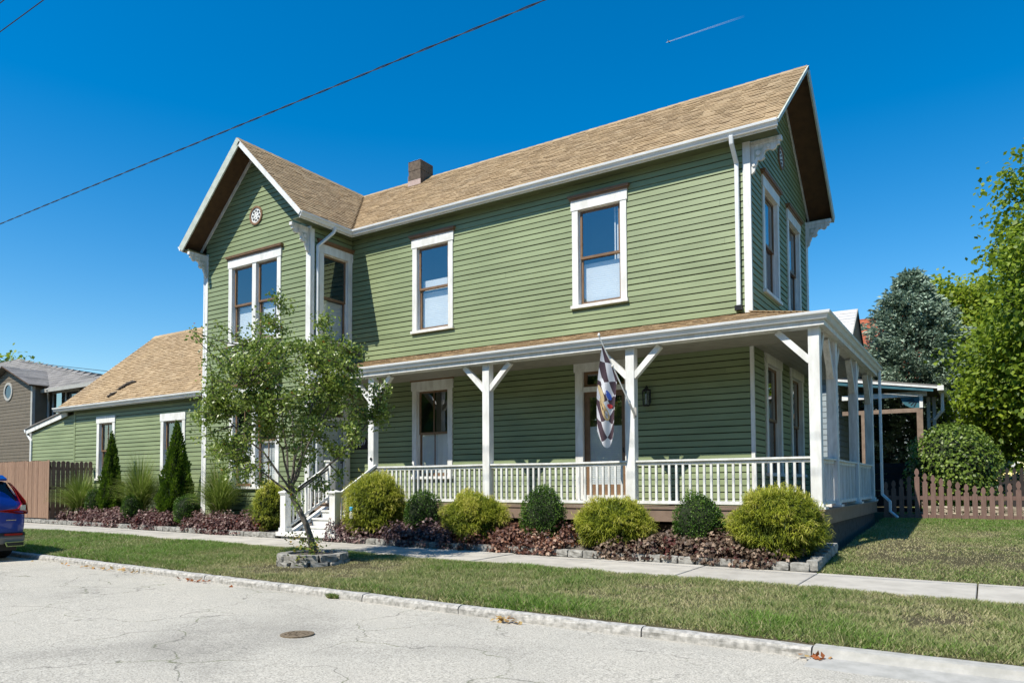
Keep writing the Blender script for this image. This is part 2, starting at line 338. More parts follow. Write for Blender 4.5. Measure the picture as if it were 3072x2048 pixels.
# kerb stones
kerb = tag(empty('kerb'), kind='structure'); kx = -44.0; i = 0
cuts = [-44, -40, -36, -32, -28, -24.5, -21, -18.2, -15.4, -12.9, -11.5, -10.3, -8.4, -6.5, -4.7, -3.0, -1.4, 0.93, 2.55, 5.5, 8.5, 12, 16]
for a_, b_ in zip(cuts[:-1], cuts[1:]):
    new = a_ > 2.5; xm = (a_+b_)/2; nx2 = max(6, int((b_-a_)*7)); rs = np.random.default_rng(i+50); am = 0.002 if new else 0.005
    prof = [(0.15, -0.14), (0.15, 0.078), (0.06, 0.086), (0.012, 0.076), (-0.004, 0.05), (-0.006, 0.02), (-0.01, -0.10)] if not new else [(0.16, -0.14), (0.16, 0.088), (0.05, 0.088), (0.01, 0.078), (-0.015, 0.045), (-0.05, 0.016), (-0.42, -0.001), (-0.43, -0.10)]
    xx = np.linspace(a_+0.008, b_-0.008, nx2+1); V = []
    for d, z_ in prof: V.append(np.stack([xx, kerb_y(xx)+d+rs.normal(0, am*0.6, xx.shape), -0.95+z_+slope(xx)+rs.normal(0, am*0.5, xx.shape)], -1))
    V = np.array(V); kk = V.shape[1]; ix = np.arange(V.shape[0]*kk).reshape(-1, kk)
    F = np.stack([ix[1:, :-1], ix[1:, 1:], ix[:-1, 1:], ix[:-1, :-1]], -1).reshape(-1, 4)
    mb = MB(); mb.v = [tuple(q) for q in V.reshape(-1, 3)]; mb.f = [tuple(q) for q in F]
    for col_ in (0, kk-1): mb.f.append(tuple(int(ix[r_, col_]) for r_ in (range(len(prof)) if col_ == 0 else range(len(prof)-1, -1, -1))))
    mat_ = M['kerb']
    if new:
        if 'newkerb' not in M: M['newkerb'] = paint('new_concrete_kerb', (0.40, 0.39, 0.355), (0.31, 0.305, 0.275), 7, 0.9, bmp=0.4, bscale=60)
        mat_ = M['newkerb']
    mb.build('kerb_stone', mat_, kerb, smooth=False); i += 1
# sidewalk slabs
M['concrete'] = paint('sidewalk_concrete', (0.46, 0.43, 0.37), (0.37, 0.345, 0.295), 2.5, 0.85, bmp=0.35, bscale=90, rnd=0.08)
walk = tag(empty('sidewalk'), kind='structure')
joints = [-44.0]
while joints[-1] < -2: joints.append(joints[-1]+1.86)
joints = [j-joints[-1]-0.02 for j in joints]+[1.72, 3.76, 5.7, 7.6, 9.5, 11.4, 13.3]
for a_, b_ in zip(joints[:-1], joints[1:]):
    mb = MB(); x0, x1 = a_+0.008, b_-0.008; dz = random.uniform(-0.006, 0.006)
    z0, z1 = -0.775+slope(x0)+dz, -0.775+slope(x1)+dz
    pts = [(x0, swnear(x0), z0), (x1, swnear(x1), z1), (x1, swfar(x1), z1+0.015), (x0, swfar(x0), z0+0.015)]
    mb.hexa([(q[0], q[1], q[2]-0.14) for q in pts]+pts); mb.build('slab', M['concrete'], walk, bevel=0.008)

# ------------------------------------------------------------------ the green house
L, W, PJ, WW, OG, OE, ZR = 11.127, 5.562, 1.53, 4.492, 0.65, 0.30, 10.23
ZE = 7.64                                      # roof surface height at the eave edge
DK, RX, DY = 0.13, 1.515, 1.40                 # deck level, porch outer faces
house = empty('green_house', (-5.5, 2.0, -0.5))
tag(house, 'two-storey sage green clapboard house with tan shingle roof and white porch', 'house')
class Fr:                                      # wall frame: s along wall, z up, d outwards
    def __init__(s, o, u, n): s.o = Vector(o); s.u = Vector(u); s.n = Vector(n)
    def __call__(s, a, z, d=0.0): q = s.o+s.u*a+s.n*d; return Vector((q.x, q.y, z))
    def box(s, mb, s0, s1, z0, z1, d0, d1):
        return mb.hexa([s(s0, z0, d1), s(s1, z0, d1), s(s1, z0, d0), s(s0, z0, d0), s(s0, z1, d1), s(s1, z1, d1), s(s1, z1, d0), s(s0, z1, d0)])
    def quad(s, mb, s0, s1, z0, z1, d):
        n = len(mb.v); mb.v += [tuple(s(s0, z0, d)), tuple(s(s1, z0, d)), tuple(s(s1, z1, d)), tuple(s(s0, z1, d))]; mb.f.append((n, n+1, n+2, n+3)); return mb
    def hx(s, mb, a0, a1, b0, b1, z0, z1, db, dt, di):  # bottom a0..a1, top b0..b1, outward db (bottom) dt (top)
        return mb.hexa([s(a0, z0, db), s(a1, z0, db), s(a1, z0, di), s(a0, z0, di), s(b0, z1, dt), s(b1, z1, dt), s(b1, z1, di), s(b0, z1, di)])
FL = Fr((0, 0, 0), (1, 0, 0), (0, -1, 0))                 # long wall, s = x
FWF = Fr((0, -PJ, 0), (1, 0, 0), (0, -1, 0))              # wing front, s = x
FWS = Fr((-L, 0, 0), (0, 1, 0), (1, 0, 0))                # wing side, s = y
FG = Fr((0, 0, 0), (0, 1, 0), (1, 0, 0))                  # right gable wall, s = y
FRW = Fr((0, -1.2, 0), (1, 0, 0), (0, -1, 0))             # low rear wing
HB = 0.134
def wall(name, F_, s0, s1, z0, z1, ops, apex=None, parent=house, bm=None, cm=None, hb=HB):
    """ops: (s0,s1,z0,z1) cut-outs; apex: (s, z, ze) of a gable"""
    def lim(z):
        if apex is None or z <= apex[2]: return s0, s1
        k = min(1, (z-apex[2])/(apex[1]-apex[2])); return s0+(apex[0]-s0)*k, s1+(apex[0]-s1)*k
    top = apex[1] if apex else z1
    def segs(za, zb):
        a, b = lim(za); out = [(a, b)]
        for o in ops:
            if o[2] < zb-1e-4 and o[3] > za+1e-4:
                nw = []
                for p_, q_ in out:
                    if o[1] <= p_ or o[0] >= q_: nw.append((p_, q_)); continue
                    if o[0] > p_: nw.append((p_, o[0]))
                    if o[1] < q_: nw.append((o[1], q_))
                out = nw
        return out
    zs = sorted({z0, top}|{z for o in ops for z in (o[2], o[3]) if z0 < z < top}|({apex[2]} if apex else set()))
    core = MB()
    for za, zb in zip(zs[:-1], zs[1:]):
        at, bt = lim(zb); a, b = lim(za)
        for p_, q_ in segs(za, zb):
            F_.hx(core, p_, q_, at if abs(p_-a) < 1e-6 else p_, bt if abs(q_-b) < 1e-6 else q_, za, zb, -0.002, -0.002, -0.12)
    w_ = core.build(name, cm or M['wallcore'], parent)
    za = z0
    while za < top-0.05:
        zt = min(za+hb, top); lv = sorted({za, zt}|{z for o in ops for z in (o[2], o[3]) if za+0.004 < z < zt-0.004})
        jit = random.uniform(-0.002, 0.002); gz = 0.022+random.uniform(-0.005, 0.005); d = lambda z: 0.031+jit-0.012*(z-za)/hb
        jn = [random.uniform(s0, s1) for _ in range(random.choice((0, 1, 1, 2)))] if len(lv) == 2 and s1-s0 > 4 else []
        def cutj(sg_):
            r_ = [sg_[0]]+sorted(j_ for j_ in jn if sg_[0]+0.5 < j_ < sg_[1]-0.5)+[sg_[1]]
            return [(u_+(0.0015 if i_ else 0), v_-(0.0015 if i_ < len(r_)-2 else 0)) for i_, (u_, v_) in enumerate(zip(r_[:-1], r_[1:]))]
        grp = []                               # touching pieces of one course form one board
        for l0, l1 in zip(lv[:-1], lv[1:]):
            a, b = lim(l0); at, bt = lim(l1); lb = l0+gz if l0 == za else l0
            if l1-lb < 0.006: continue
            for p_, q_ in [z_ for y_ in segs(l0, l1) for z_ in cutj(y_)]:
                if q_-p_ < 0.02: continue
                pc = (p_, q_, at if abs(p_-a) < 1e-6 else p_, bt if abs(q_-b) < 1e-6 else q_, lb, l1, d(lb), d(l1))
                hit = [g_ for g_ in grp if any(abs(x_[5]-l0) < 1e-6 and x_[0] < q_ and x_[1] > p_ for x_ in g_)]
                m_ = [pc]
                for g_ in hit: m_ += g_; grp.remove(g_)
                grp.append(m_)
        for g_ in grp: BOARDS.append((w_, F_, g_, bm or M['siding'], sum((x_[1]-x_[0])*(x_[5]-x_[4]) for x_ in g_)))
        za += hb
    return w_
BOARDS = []
def flush_boards(limit=300):
    BOARDS.sort(key=lambda b_: -b_[4]); rest = {}
    for i_, (w_, F_, g_, m_, ar) in enumerate(BOARDS):
        mb = MB() if i_ < limit else rest.setdefault(w_.name, (MB(), w_, m_))[0]
        for a0, a1, b0, b1, z0, z1, db, dt in g_: F_.hx(mb, a0, a1, b0, b1, z0, z1, db, dt, 0.0)
        if i_ < limit: mb.build('siding_board', m_, w_)
    for mb, w_, m_ in rest.values(): mb.build('short_siding', m_, w_)['kind'] = 'stuff'
    BOARDS.clear()
def blinds(F_, mb, s0, s1, z0, z1, d):
    z = z0
    while z < z1-0.01:
        F_.hx(mb, s0, s1, s0, s1, z, min(z+0.047, z1), d+0.003, d, d-0.006); z += 0.048
    return mb
def sash(F_, w_, s0, s1, z0, z1, d, bot=0.07, muntin=False, st=0.05):
    mb = MB(); F_.box(mb, s0, s0+st, z0, z1, d, d+0.035); F_.box(mb, s1-st, s1, z0, z1, d, d+0.035)
    F_.box(mb, s0+st, s1-st, z0, z0+bot, d+0.001, d+0.034); F_.box(mb, s0+st, s1-st, z1-0.05, z1, d+0.001, d+0.034)
    if muntin: F_.box(mb, (s0+s1)/2-0.012, (s0+s1)/2+0.012, z0+bot, z1-0.05, d+0.008, d+0.03)
    mb.build('sash', M['sash'], w_)
    pn = MB(); F_.quad(pn, s0+st, s1-st, z0+bot, z1-0.05, d+0.016); pn.build('pane', M['glass'], w_)
def window(F_, s0, s1, zs, zh, n=1, blind=0.5, film=False, blind2=0.0, muntin=False, cas=0.15, cornice=True, label=None, curtain=False):
    """s0..s1 casing outer, zs sill bottom, zh header top; returns cut-out"""
    mb = MB(); hz = zh-0.235; sb = zs+0.07; d = 0.05
    F_.box(mb, s0, s0+cas, sb, hz, -0.03, d); F_.box(mb, s1-cas, s1, sb, hz, -0.03, d)
    F_.box(mb, s0-0.025, s1+0.025, hz, zh, -0.03, d+0.012)
    wi = (s1-s0-2*cas-(n-1)*0.16)/n
    for k in range(1, n): F_.box(mb, s0+cas+k*wi+(k-1)*0.16, s0+cas+k*wi+k*0.16, sb, hz, -0.04, d-0.005)
    w_ = mb.build('window', M['white'], house)
    if label: w_['label'] = label
    if cornice:
        mb = MB(); F_.box(mb, s0-0.05, s1+0.05, zh, zh+0.045, 0.0, 0.085); F_.box(mb, s0-0.075, s1+0.075, zh+0.045, zh+0.08, 0.0, 0.12); F_.box(mb, s0-0.085, s1+0.085, zh+0.08, zh+0.10, 0.0, 0.13)
        mb.build('cornice', M['brown'], w_)
    mb = MB(); F_.box(mb, s0-0.03, s1+0.03, zs, zs+0.07, -0.03, 0.095); mb.build('sill', M['white'], w_)
    it = MB(); dd = -0.75
    F_.box(it, s0-0.1, s1+0.1, zs-0.1, zh, dd-0.02, dd); F_.box(it, s0-0.1, s0+0.02, zs-0.1, zh, dd, -0.121); F_.box(it, s1-0.02, s1+0.1, zs-0.1, zh, dd, -0.121)
    F_.box(it, s0, s1, zs-0.1, zs, dd, -0.121); F_.box(it, s0, s1, zh-0.1, zh, dd, -0.121); it.build('interior', M['interior'], w_)
    for k in range(n):
        a = s0+cas+k*(wi+0.16); b_ = a+wi; zm = (sb+hz)/2
        jb = MB(); F_.box(jb, a, a+0.025, sb, hz, -0.12, -0.03); F_.box(jb, b_-0.025, b_, sb, hz, -0.12, -0.03); F_.box(jb, a+0.025, b_-0.025, hz-0.02, hz, -0.12, -0.03); jb.build('jamb', M['white'], w_)
        sash(F_, w_, a+0.025, b_-0.025, zm-0.03, hz-0.02, -0.07, 0.055, muntin)
        sash(F_, w_, a+0.025, b_-0.025, sb, zm+0.02, -0.11, 0.085, muntin)
        if blind:
            bl = MB(); zt = sb+(hz-sb)*blind; blinds(F_, bl, a+0.035, b_-0.035, sb+0.03, zt, -0.17); bl.build('blind', M['blind'], w_)
        if film:
            bl = MB(); F_.box(bl, a+0.08, b_-0.08, sb+0.09, zm-0.03, -0.104, -0.097); bl.build('frosted_film', M['blind'], w_)
        if blind2:
            bl = MB(); F_.box(bl, a+0.035, b_-0.035, zm-0.02, zm+blind2, -0.19, -0.178); bl.build('shade', M['blind'], w_)
        if curtain:
            bl = MB()
            for j in range(5): F_.box(bl, b_-0.05-0.05*j, b_-0.02-0.05*j, sb, hz-0.03, -0.22-0.03*(j % 2), -0.20-0.03*(j % 2))
            bl.build('curtain', M['blind'], w_)
    return (s0+0.04, s1-0.04, zs+0.03, zh-0.02)

# windows and doors
opL = [window(FL, -8.85, -7.50, 4.59, 7.12, blind=0.47, blind2=0.25), window(FL, -4.03, -2.67, 4.61, 7.13, blind=0.45, curtain=True),
       window(FL, -8.85, -7.52, 0.74, 3.30, blind=0.0, film=True, muntin=True)]
opWF = [window(FWF, -14.52, -12.26, 4.62, 7.13, n=2, blind=0.47, label='paired upstairs window of the projecting gable'),
        window(FWF, -14.42, -12.28, 0.50, 3.37, n=2, blind=0.5, muntin=True)]
opWS = [window(FWS, -1.25, -0.04, 4.46, 7.12, blind=0.48)]
opG = [window(FG, 0.93, 2.37, 4.63, 7.16, blind=0.0, curtain=True), window(FG, 3.24, 4.67, 4.63, 7.16, blind=0.0, curtain=True),
       window(FG, 0.93, 2.37, 0.74, 3.37, blind=0.0, curtain=True), window(FG, 3.30, 4.70, 0.74, 3.37, blind=0.0, curtain=True)]
opR = [window(FRW, -22.2, -21.06, 0.80, 3.02, blind=0, muntin=True, cornice=False), window(FRW, -18.36, -17.06, 0.86, 2.90, blind=0, cornice=False)]
def doorway(F_, s0, s1, z0, zd_, zh, brown=True, side=1):
    mb = MB(); cas = 0.19
    F_.box(mb, s0, s0+cas, z0, zh-0.22, -0.03, 0.05); F_.box(mb, s1-cas, s1, z0, zh-0.22, -0.03, 0.05); F_.box(mb, s0-0.03, s1+0.03, zh-0.22, zh, -0.03, 0.062)
    F_.box(mb, s0+cas, s1-cas, zd_, zd_+0.11, -0.06, 0.02); F_.box(mb, s0+cas, s1-cas, z0-0.05, z0+0.10, -0.06, 0.06)
    w_ = mb.build('doorway', M['white'], house)
    mb = MB(); F_.box(mb, s0-0.06, s1+0.06, zh, zh+0.045, 0, 0.085); F_.box(mb, s0-0.09, s1+0.09, zh+0.045, zh+0.09, 0, 0.125); mb.build('cornice', M['brown'], w_)
    it = MB(); F_.box(it, s0-0.1, s1+0.1, z0-0.1, zh, -0.8, -0.78); F_.box(it, s0-0.1, s0+0.05, z0-0.1, zh, -0.78, -0.121); F_.box(it, s1-0.05, s1+0.1, z0-0.1, zh, -0.78, -0.121); F_.box(it, s0, s1, z0-0.2, z0-0.1, -0.78, -0.121); F_.box(it, s0, s1, zh-0.05, zh, -0.78, -0.121); it.build('interior', M['interior'], w_)
    a, b_ = s0+cas, s1-cas
    mt = M['sash'] if brown else M['paleblue']
    tr = MB(); zt0, zt1 = zd_+0.11, zh-0.22
    F_.box(tr, a, a+0.07, zt0, zt1, -0.09, -0.04); F_.box(tr, b_-0.07, b_, zt0, zt1, -0.09, -0.04); F_.box(tr, a+0.07, b_-0.07, zt0, zt0+0.06, -0.089, -0.041); F_.box(tr, a+0.07, b_-0.07, zt1-0.06, zt1, -0.089, -0.041); tr.build('transom_frame', M['sash'], w_)
    pn = MB(); F_.quad(pn, a+0.07, b_-0.07, zt0+0.06, zt1-0.06, -0.068); pn.build('transom_pane', M['glass'], w_)
    dr = MB(); z1 = z0+0.10
    F_.box(dr, a, a+0.12, z1, zd_, -0.10, -0.05); F_.box(dr, b_-0.12, b_, z1, zd_, -0.10, -0.05); F_.box(dr, a+0.12, b_-0.12, z1, z1+0.24, -0.099, -0.051); F_.box(dr, a+0.12, b_-0.12, zd_-0.12, zd_, -0.099, -0.051)
    dr.build('door', mt, w_)
    pn = MB(); F_.quad(pn, a+0.12, b_-0.12, z1+0.24, zd_-0.12, -0.076); pn.build('door_pane', M['glass'], w_)
    bl = MB(); blinds(FL if F_ is FL else F_, bl, a+0.12, b_-0.12, z1+0.24, z1+0.24+(zd_-z1)*(0.56 if brown else 0.8), -0.088); bl.build('blind', M['blind'], w_)
    hd = MB(); c = F_(b_-0.06 if side > 0 else a+0.06, z1+1.0, -0.03); hd.tube([F_(b_-0.06, z1+0.95, -0.05), F_(b_-0.06, z1+0.95, 0.0), F_(b_-0.06, z1+1.05, 0.01)], 0.016, 6); hd.build('door_handle', M['black'], w_)
    return (s0+0.04, s1-0.04, z0-0.02, zh-0.02)
opL.append(doorway(FL, -3.98, -2.56, 0.24, 2.68, 3.36))
opWS.append(doorway(FWS, -1.28, -0.10, 0.16, 2.35, 3.05, brown=False))

ZW = 7.62
mslope = (ZR-ZE)/(W/2+OE+0.08); wslope = (ZR-ZE)/(WW/2+OE+0.08)
def under(dz): return ZR-0.10-dz
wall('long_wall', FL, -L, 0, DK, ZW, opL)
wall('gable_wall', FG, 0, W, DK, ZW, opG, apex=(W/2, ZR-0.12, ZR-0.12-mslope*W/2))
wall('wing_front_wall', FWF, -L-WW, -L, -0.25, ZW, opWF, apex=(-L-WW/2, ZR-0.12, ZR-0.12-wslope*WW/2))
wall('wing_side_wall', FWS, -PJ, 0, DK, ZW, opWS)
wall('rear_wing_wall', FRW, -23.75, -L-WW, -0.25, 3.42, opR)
flush_boards(275)
# foundation skirts and unseen back walls
mb = MB(); mb.box(-L-WW+0.02, -L-0.02, -PJ+0.03, W, -0.9, -0.25); mb.box(-23.7, -L-WW, -1.17, 4, -0.9, -0.25); mb.box(-L, -0.03, 0.03, W, -0.9, DK); mb.build('foundation', M['found'], house)
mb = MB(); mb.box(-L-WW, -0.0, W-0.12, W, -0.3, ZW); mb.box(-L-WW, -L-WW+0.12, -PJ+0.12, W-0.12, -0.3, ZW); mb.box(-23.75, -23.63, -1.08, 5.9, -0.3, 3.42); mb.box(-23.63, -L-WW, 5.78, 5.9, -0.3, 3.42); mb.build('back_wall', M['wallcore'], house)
mb = MB(); mb.prism([(-1.2, 3.42), (5.9, 3.42), (2.3, 6.55)], lambda a, b, d: (d, a, b), -23.75, -23.63); mb.build('rear_gable_wall', M['siding'], house)
# corner boards
def cboard(F_, s0, s1, z0, z1, d=0.04): mb = MB(); F_.box(mb, s0, s1, z0, z1, -0.01, d); mb.build('corner_board', M['white'], house)
cboard(FL, -0.11, 0.041, 4.02, 7.55); cboard(FL, -0.03, 0.041, DK, 3.33); cboard(FG, 0.0, 0.03, DK, 7.5, 0.041)
cboard(FWF, -L-0.13, -L+0.041, -0.25, 7.5); cboard(FWS, -PJ, -PJ+0.10, DK, 7.45, 0.041); cboard(FWF, -L-WW-0.04, -L-WW+0.10, -0.25, 7.5); cboard(FG, W-0.1, W+0.03, DK, 7.5, 0.04)
mb = MB(); FRW.box(mb, -23.79, -23.68, -0.25, 3.3, -0.01, 0.035); mb.build('corner_board', M['siding'], house)

# ------------------------------------------------------------------ roofs
TAB = []
for k_ in range(4):
    mb = MB(); n_ = 0.35+0.2*k_
    mb.hexa([(0, 0, -0.004), (1, 0, -0.004), (1, 1, -0.004), (0, 1, -0.004), (0.012, 0.0, 0.010+0.003*k_), (0.988, 0.0, 0.010+0.003*k_), (1, 1, 0.0), (0, 1, 0.0)]); 
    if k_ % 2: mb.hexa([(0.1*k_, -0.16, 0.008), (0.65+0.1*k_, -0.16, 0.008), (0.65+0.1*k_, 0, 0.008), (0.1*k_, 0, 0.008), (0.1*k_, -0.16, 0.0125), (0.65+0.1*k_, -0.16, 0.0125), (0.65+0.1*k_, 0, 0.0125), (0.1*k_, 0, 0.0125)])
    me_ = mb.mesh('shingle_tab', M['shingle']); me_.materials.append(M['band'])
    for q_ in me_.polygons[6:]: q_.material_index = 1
    TAB.append(me_)
def roof(name, eL, eR, rL, rR, parent, mt, exp=0.135, tw=(0.15, 0.32), slab=None, thick=0.07, singles=0, tabs=True, seed=1):
    """quad eaveL, eaveR, ridgeL, ridgeR; shingle tabs laid course by course"""
    eL, eR, rL, rR = map(Vector, (eL, eR, rL, rR)); U = (eR-eL).normalized(); nn = U.cross(rL-eL).normalized(); Vd = nn.cross(U); H = (rL-eL).dot(Vd)
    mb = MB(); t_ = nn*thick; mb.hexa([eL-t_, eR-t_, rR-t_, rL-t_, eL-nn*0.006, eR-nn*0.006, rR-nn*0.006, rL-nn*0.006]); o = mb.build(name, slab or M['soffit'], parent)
    if not tabs: return o
    rs = random.Random(seed); mb = MB(); dark = MB(); cand = []; v = -0.02; k = 0
    while v < H-0.02:
        f_ = max(0, v)/H; a0 = (rL-eL).dot(U)*f_; a1 = (eR-eL).length+(rR-eR).dot(U)*f_
        s = a0; ln = min(exp*1.25, H-v)
        first = True
        while s < a1-0.02:
            w_ = rs.uniform(*tw)*(rs.uniform(0.3, 1) if first else 1); first = False; e = min(s+w_, a1)
            if a1-e < 0.08: e = a1
            lift = rs.uniform(0.009, 0.022); vv = v+rs.uniform(-0.006, 0.006)
            cand.append((s, e, vv, ln, lift)); s = e
        v += exp; k += 1
    pick = set()
    if singles:
        step = sorted(range(len(cand)), key=lambda i_: -(cand[i_][0]))[:singles]; pick = set(step)
    for i_, (s, e, vv, ln, lift) in enumerate(cand):
        q = eL+U*s+Vd*vv
        if i_ in pick:
            ob = bpy.data.objects.new('shingle', TAB[rs.randrange(4)]); C.objects.link(ob); ob.parent = o
            mt_ = Matrix.Identity(4)
            for r_ in range(3): mt_[r_][0] = U[r_]*(e-s); mt_[r_][1] = Vd[r_]*ln; mt_[r_][2] = nn[r_]; mt_[r_][3] = q[r_]
            ob.matrix_basis = mt_                # parent chain cancels to world, see link()
        if i_ not in pick and rs.random() < 0.7 and vv > 0.05:
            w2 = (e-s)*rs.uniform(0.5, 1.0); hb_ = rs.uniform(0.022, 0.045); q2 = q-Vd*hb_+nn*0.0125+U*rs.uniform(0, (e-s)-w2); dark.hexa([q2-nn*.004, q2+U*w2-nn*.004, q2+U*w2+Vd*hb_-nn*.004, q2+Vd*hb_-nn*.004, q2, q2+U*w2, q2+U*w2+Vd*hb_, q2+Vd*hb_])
        if i_ not in pick:
            a = U*(e-s); b_ = Vd*ln; l_ = nn*lift; g_ = nn*-0.004; h_ = nn*0.001
            mb.hexa([q+g_, q+a+g_, q+a+b_+g_, q+b_+g_, q+l_, q+a+l_, q+a+b_+h_, q+b_+h_])
    sh = mb.build('shingle_field', mt, o); sh['kind'] = 'stuff'
    if dark.v and mt is M['shingle']: dk_ = dark.build('shingle_printed_band', M['band'], o); dk_['kind'] = 'stuff'  # dark dashes printed on the shingles, their own colour
    return o
ee = OE+0.08
xj = -L-WW/2                                    # wing ridge line
roofs = []
r1 = roof('main_roof', (-L+ee, -ee, ZE), (OG, -ee, ZE), (xj, W/2, ZR), (OG, W/2, ZR), house, M['shingle'], singles=290, seed=3)
r2 = roof('main_roof_back', (OG, W+ee, ZE), (-L-WW, W+ee, ZE), (OG, W/2, ZR), (-L-WW, W/2, ZR), house, M['shingle'], exp=0.3, tw=(.5, 1), seed=4)
r3_ = roof('wing_roof', (-L+ee, -PJ-OG, ZE), (-L+ee, -ee, ZE), (xj, -PJ-OG, ZR), (xj, W/2, ZR), house, M['shingle'], seed=5)
r4 = roof('wing_roof_back', (-L-WW-ee, W/2, ZE), (-L-WW-ee, -PJ-OG, ZE), (xj, W/2, ZR), (xj, -PJ-OG, ZR), house, M['shingle'], exp=0.3, tw=(.5, 1), seed=6)
r5 = roof('rear_wing_roof', (-24.6, -1.46, 3.42), (-L-WW-0.02, -1.46, 3.42), (-24.6, 2.3, 6.70), (-L-WW-0.02, 2.3, 6.70), house, M['shingle'], seed=7)
r6 = roof('rear_wing_roof_back', (-L-WW, 6.06, 3.42), (-24.6, 6.06, 3.42), (-L-WW, 2.3, 6.70), (-24.6, 2.3, 6.70), house, M['shingle'], tabs=False, slab=M['shingle'])
# ridge caps
mb = MB(); x = xj
while x < OG-0.02:
    e = min(x+0.28, OG); mb.hexa([(x, W/2-0.13, ZR-0.10), (e, W/2-0.13, ZR-0.105), (e, W/2, ZR+0.005), (x, W/2, ZR+0.012), (x, W/2-0.13, ZR-0.085), (e, W/2-0.13, ZR-0.09), (e, W/2, ZR+0.022), (x, W/2, ZR+0.03)])
    mb.hexa([(x, W/2, ZR+0.012), (e, W/2, ZR+0.005), (e, W/2+0.13, ZR-0.105), (x, W/2+0.13, ZR-0.10), (x, W/2, ZR+0.03), (e, W/2, ZR+0.022), (e, W/2+0.13, ZR-0.09), (x, W/2+0.13, ZR-0.085)]); x = e
mb.build('ridge_cap', M['shingle'], r1)
mb = MB(); y = -PJ-OG
while y < W/2-0.05:
    e = min(y+0.28, W/2)
    for sg in (-1, 1):
        xa, xb = xj+sg*0.12, xj; pts = [(xa, y, ZR-0.115), (xa, e, ZR-0.12), (xb, e, ZR+0.004), (xb, y, ZR+0.012)]
        if sg < 0: pts = pts[::-1]
        mb.hexa(pts+[(q[0], q[1], q[2]+0.018) for q in pts])
    y = e
mb.build('ridge_cap', M['shingle'], r3_)
mb = MB()
x = -24.6
while x < -L-WW-0.1:
    e = x+0.28; mb.hexa([(x, 2.14, 6.58), (e, 2.14, 6.575), (e, 2.3, 6.71), (x, 2.3, 6.715), (x, 2.14, 6.595), (e, 2.14, 6.59), (e, 2.3, 6.725), (x, 2.3, 6.735)]); x = e
mb.build('ridge_cap', M['shingle'], r5)
# rakes: fascia boards at the gable overhangs, frieze strips on the wall
def rake(pe, pr, out, parent, mt, w_=0.20, off=0.05, th=0.035, name='rake_board'):
    pe, pr = Vector(pe), Vector(pr); d = (pr-pe).normalized(); o = Vector(out); nrm = d.cross(o).normalized()
    if nrm.z < 0: nrm = -nrm
    a = pe-nrm*off; b_ = pr-nrm*off; mb = MB()
    mb.hexa([a-nrm*w_, a-nrm*w_+o*th, b_-nrm*w_+o*th, b_-nrm*w_, a, a+o*th, b_+o*th, b_]); mb.build(name, mt, parent)
for sy in (-1, 1):
    pe = (OG, W/2+sy*(W/2+ee), ZE); rake(pe, (OG, W/2, ZR), (1, 0, 0), r1 if sy < 0 else r2, M['rake'], 0.07 if sy < 0 else 0.24, -0.005)
    rake((0.03, W/2+sy*(W/2+ee), ZE), (0.03, W/2, ZR), (1, 0, 0), r1 if sy < 0 else r2, M['oldwhite'], 0.09, 0.075, 0.03, 'frieze_strip')
for sx, rr in ((-1, r4), (1, r3_)):
    rake((xj+sx*(WW/2+ee), -PJ-OG, ZE), (xj, -PJ-OG, ZR), (0, -1, 0), rr, M['rake'] if sx < 0 else M['white'], 0.22 if sx < 0 else 0.12, -0.005)
    rake((xj+sx*(WW/2+ee), -PJ-0.03, ZE), (xj, -PJ-0.03, ZR), (0, -1, 0), rr, M['oldwhite'], 0.09, 0.075, 0.03, 'frieze_strip')
mb = MB(); mb.prism([(xj-0.115, ZR-0.11), (xj, ZR-0.225), (xj+0.115, ZR-0.11), (xj, ZR+0.008)], lambda a, c, d: (a, d, c), -PJ-OG-0.04, -PJ-OG+0.02); mb.build('rake_apex', M['rake'], r3_)
# eave soffits + fascia
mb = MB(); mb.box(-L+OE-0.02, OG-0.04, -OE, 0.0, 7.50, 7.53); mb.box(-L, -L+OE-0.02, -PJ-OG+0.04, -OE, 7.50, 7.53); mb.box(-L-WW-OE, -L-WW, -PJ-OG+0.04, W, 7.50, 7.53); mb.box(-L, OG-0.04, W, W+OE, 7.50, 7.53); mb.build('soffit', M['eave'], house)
mb = MB(); mb.box(-L+OE, OG-0.01, -OE-0.02, -OE, 7.495, 7.60); mb.box(-L+OE-0.02, -L+OE, -PJ-OG+0.01, -OE, 7.495, 7.60); mb.box(-L-WW-OE-0.02, -L-WW-OE, -PJ-OG+0.01, W, 7.495, 7.60); mb.box(-L, OG-0.01, W+OE, W+OE+0.02, 7.495, 7.60)
mb.build('fascia', M['white'], house)
GP = [(0.0, 0.0), (0.0, -0.125), (0.055, -0.125), (0.068, -0.09), (0.075, -0.075), (0.082, -0.06), (0.108, -0.045), (0.115, -0.012), (0.115, 0.0), (0.10, 0.0), (0.10, -0.01), (0.012, -0.01), (0.012, 0.0)]
def gutter(p0, p1, out, parent, name='gutter', mitre0=0, mitre1=0, sc=1.0, mt=None):
    p0, p1 = Vector(p0), Vector(p1); d = (p1-p0).normalized(); o = Vector(out); mb = MB(); n = len(GP)
    for p_, mi in ((p0, mitre0), (p1, mitre1)):
        for a, b_ in GP: mb.v.append(tuple(p_+o*a*sc+d*a*sc*mi+Vector((0, 0, b_*sc))))
    mb.f = [(i_, (i_+1) % n, n+(i_+1) % n, n+i_) for i_ in range(n)]+[tuple(range(n-1, -1, -1)), tuple(range(n, 2*n))]
    mb.build(name, mt or M['gutter'], parent)
gutter((-L+OE, -OE-0.02, 7.655), (OG+0.01, -OE-0.02, 7.655), (0, -1, 0), r1, mitre0=1)
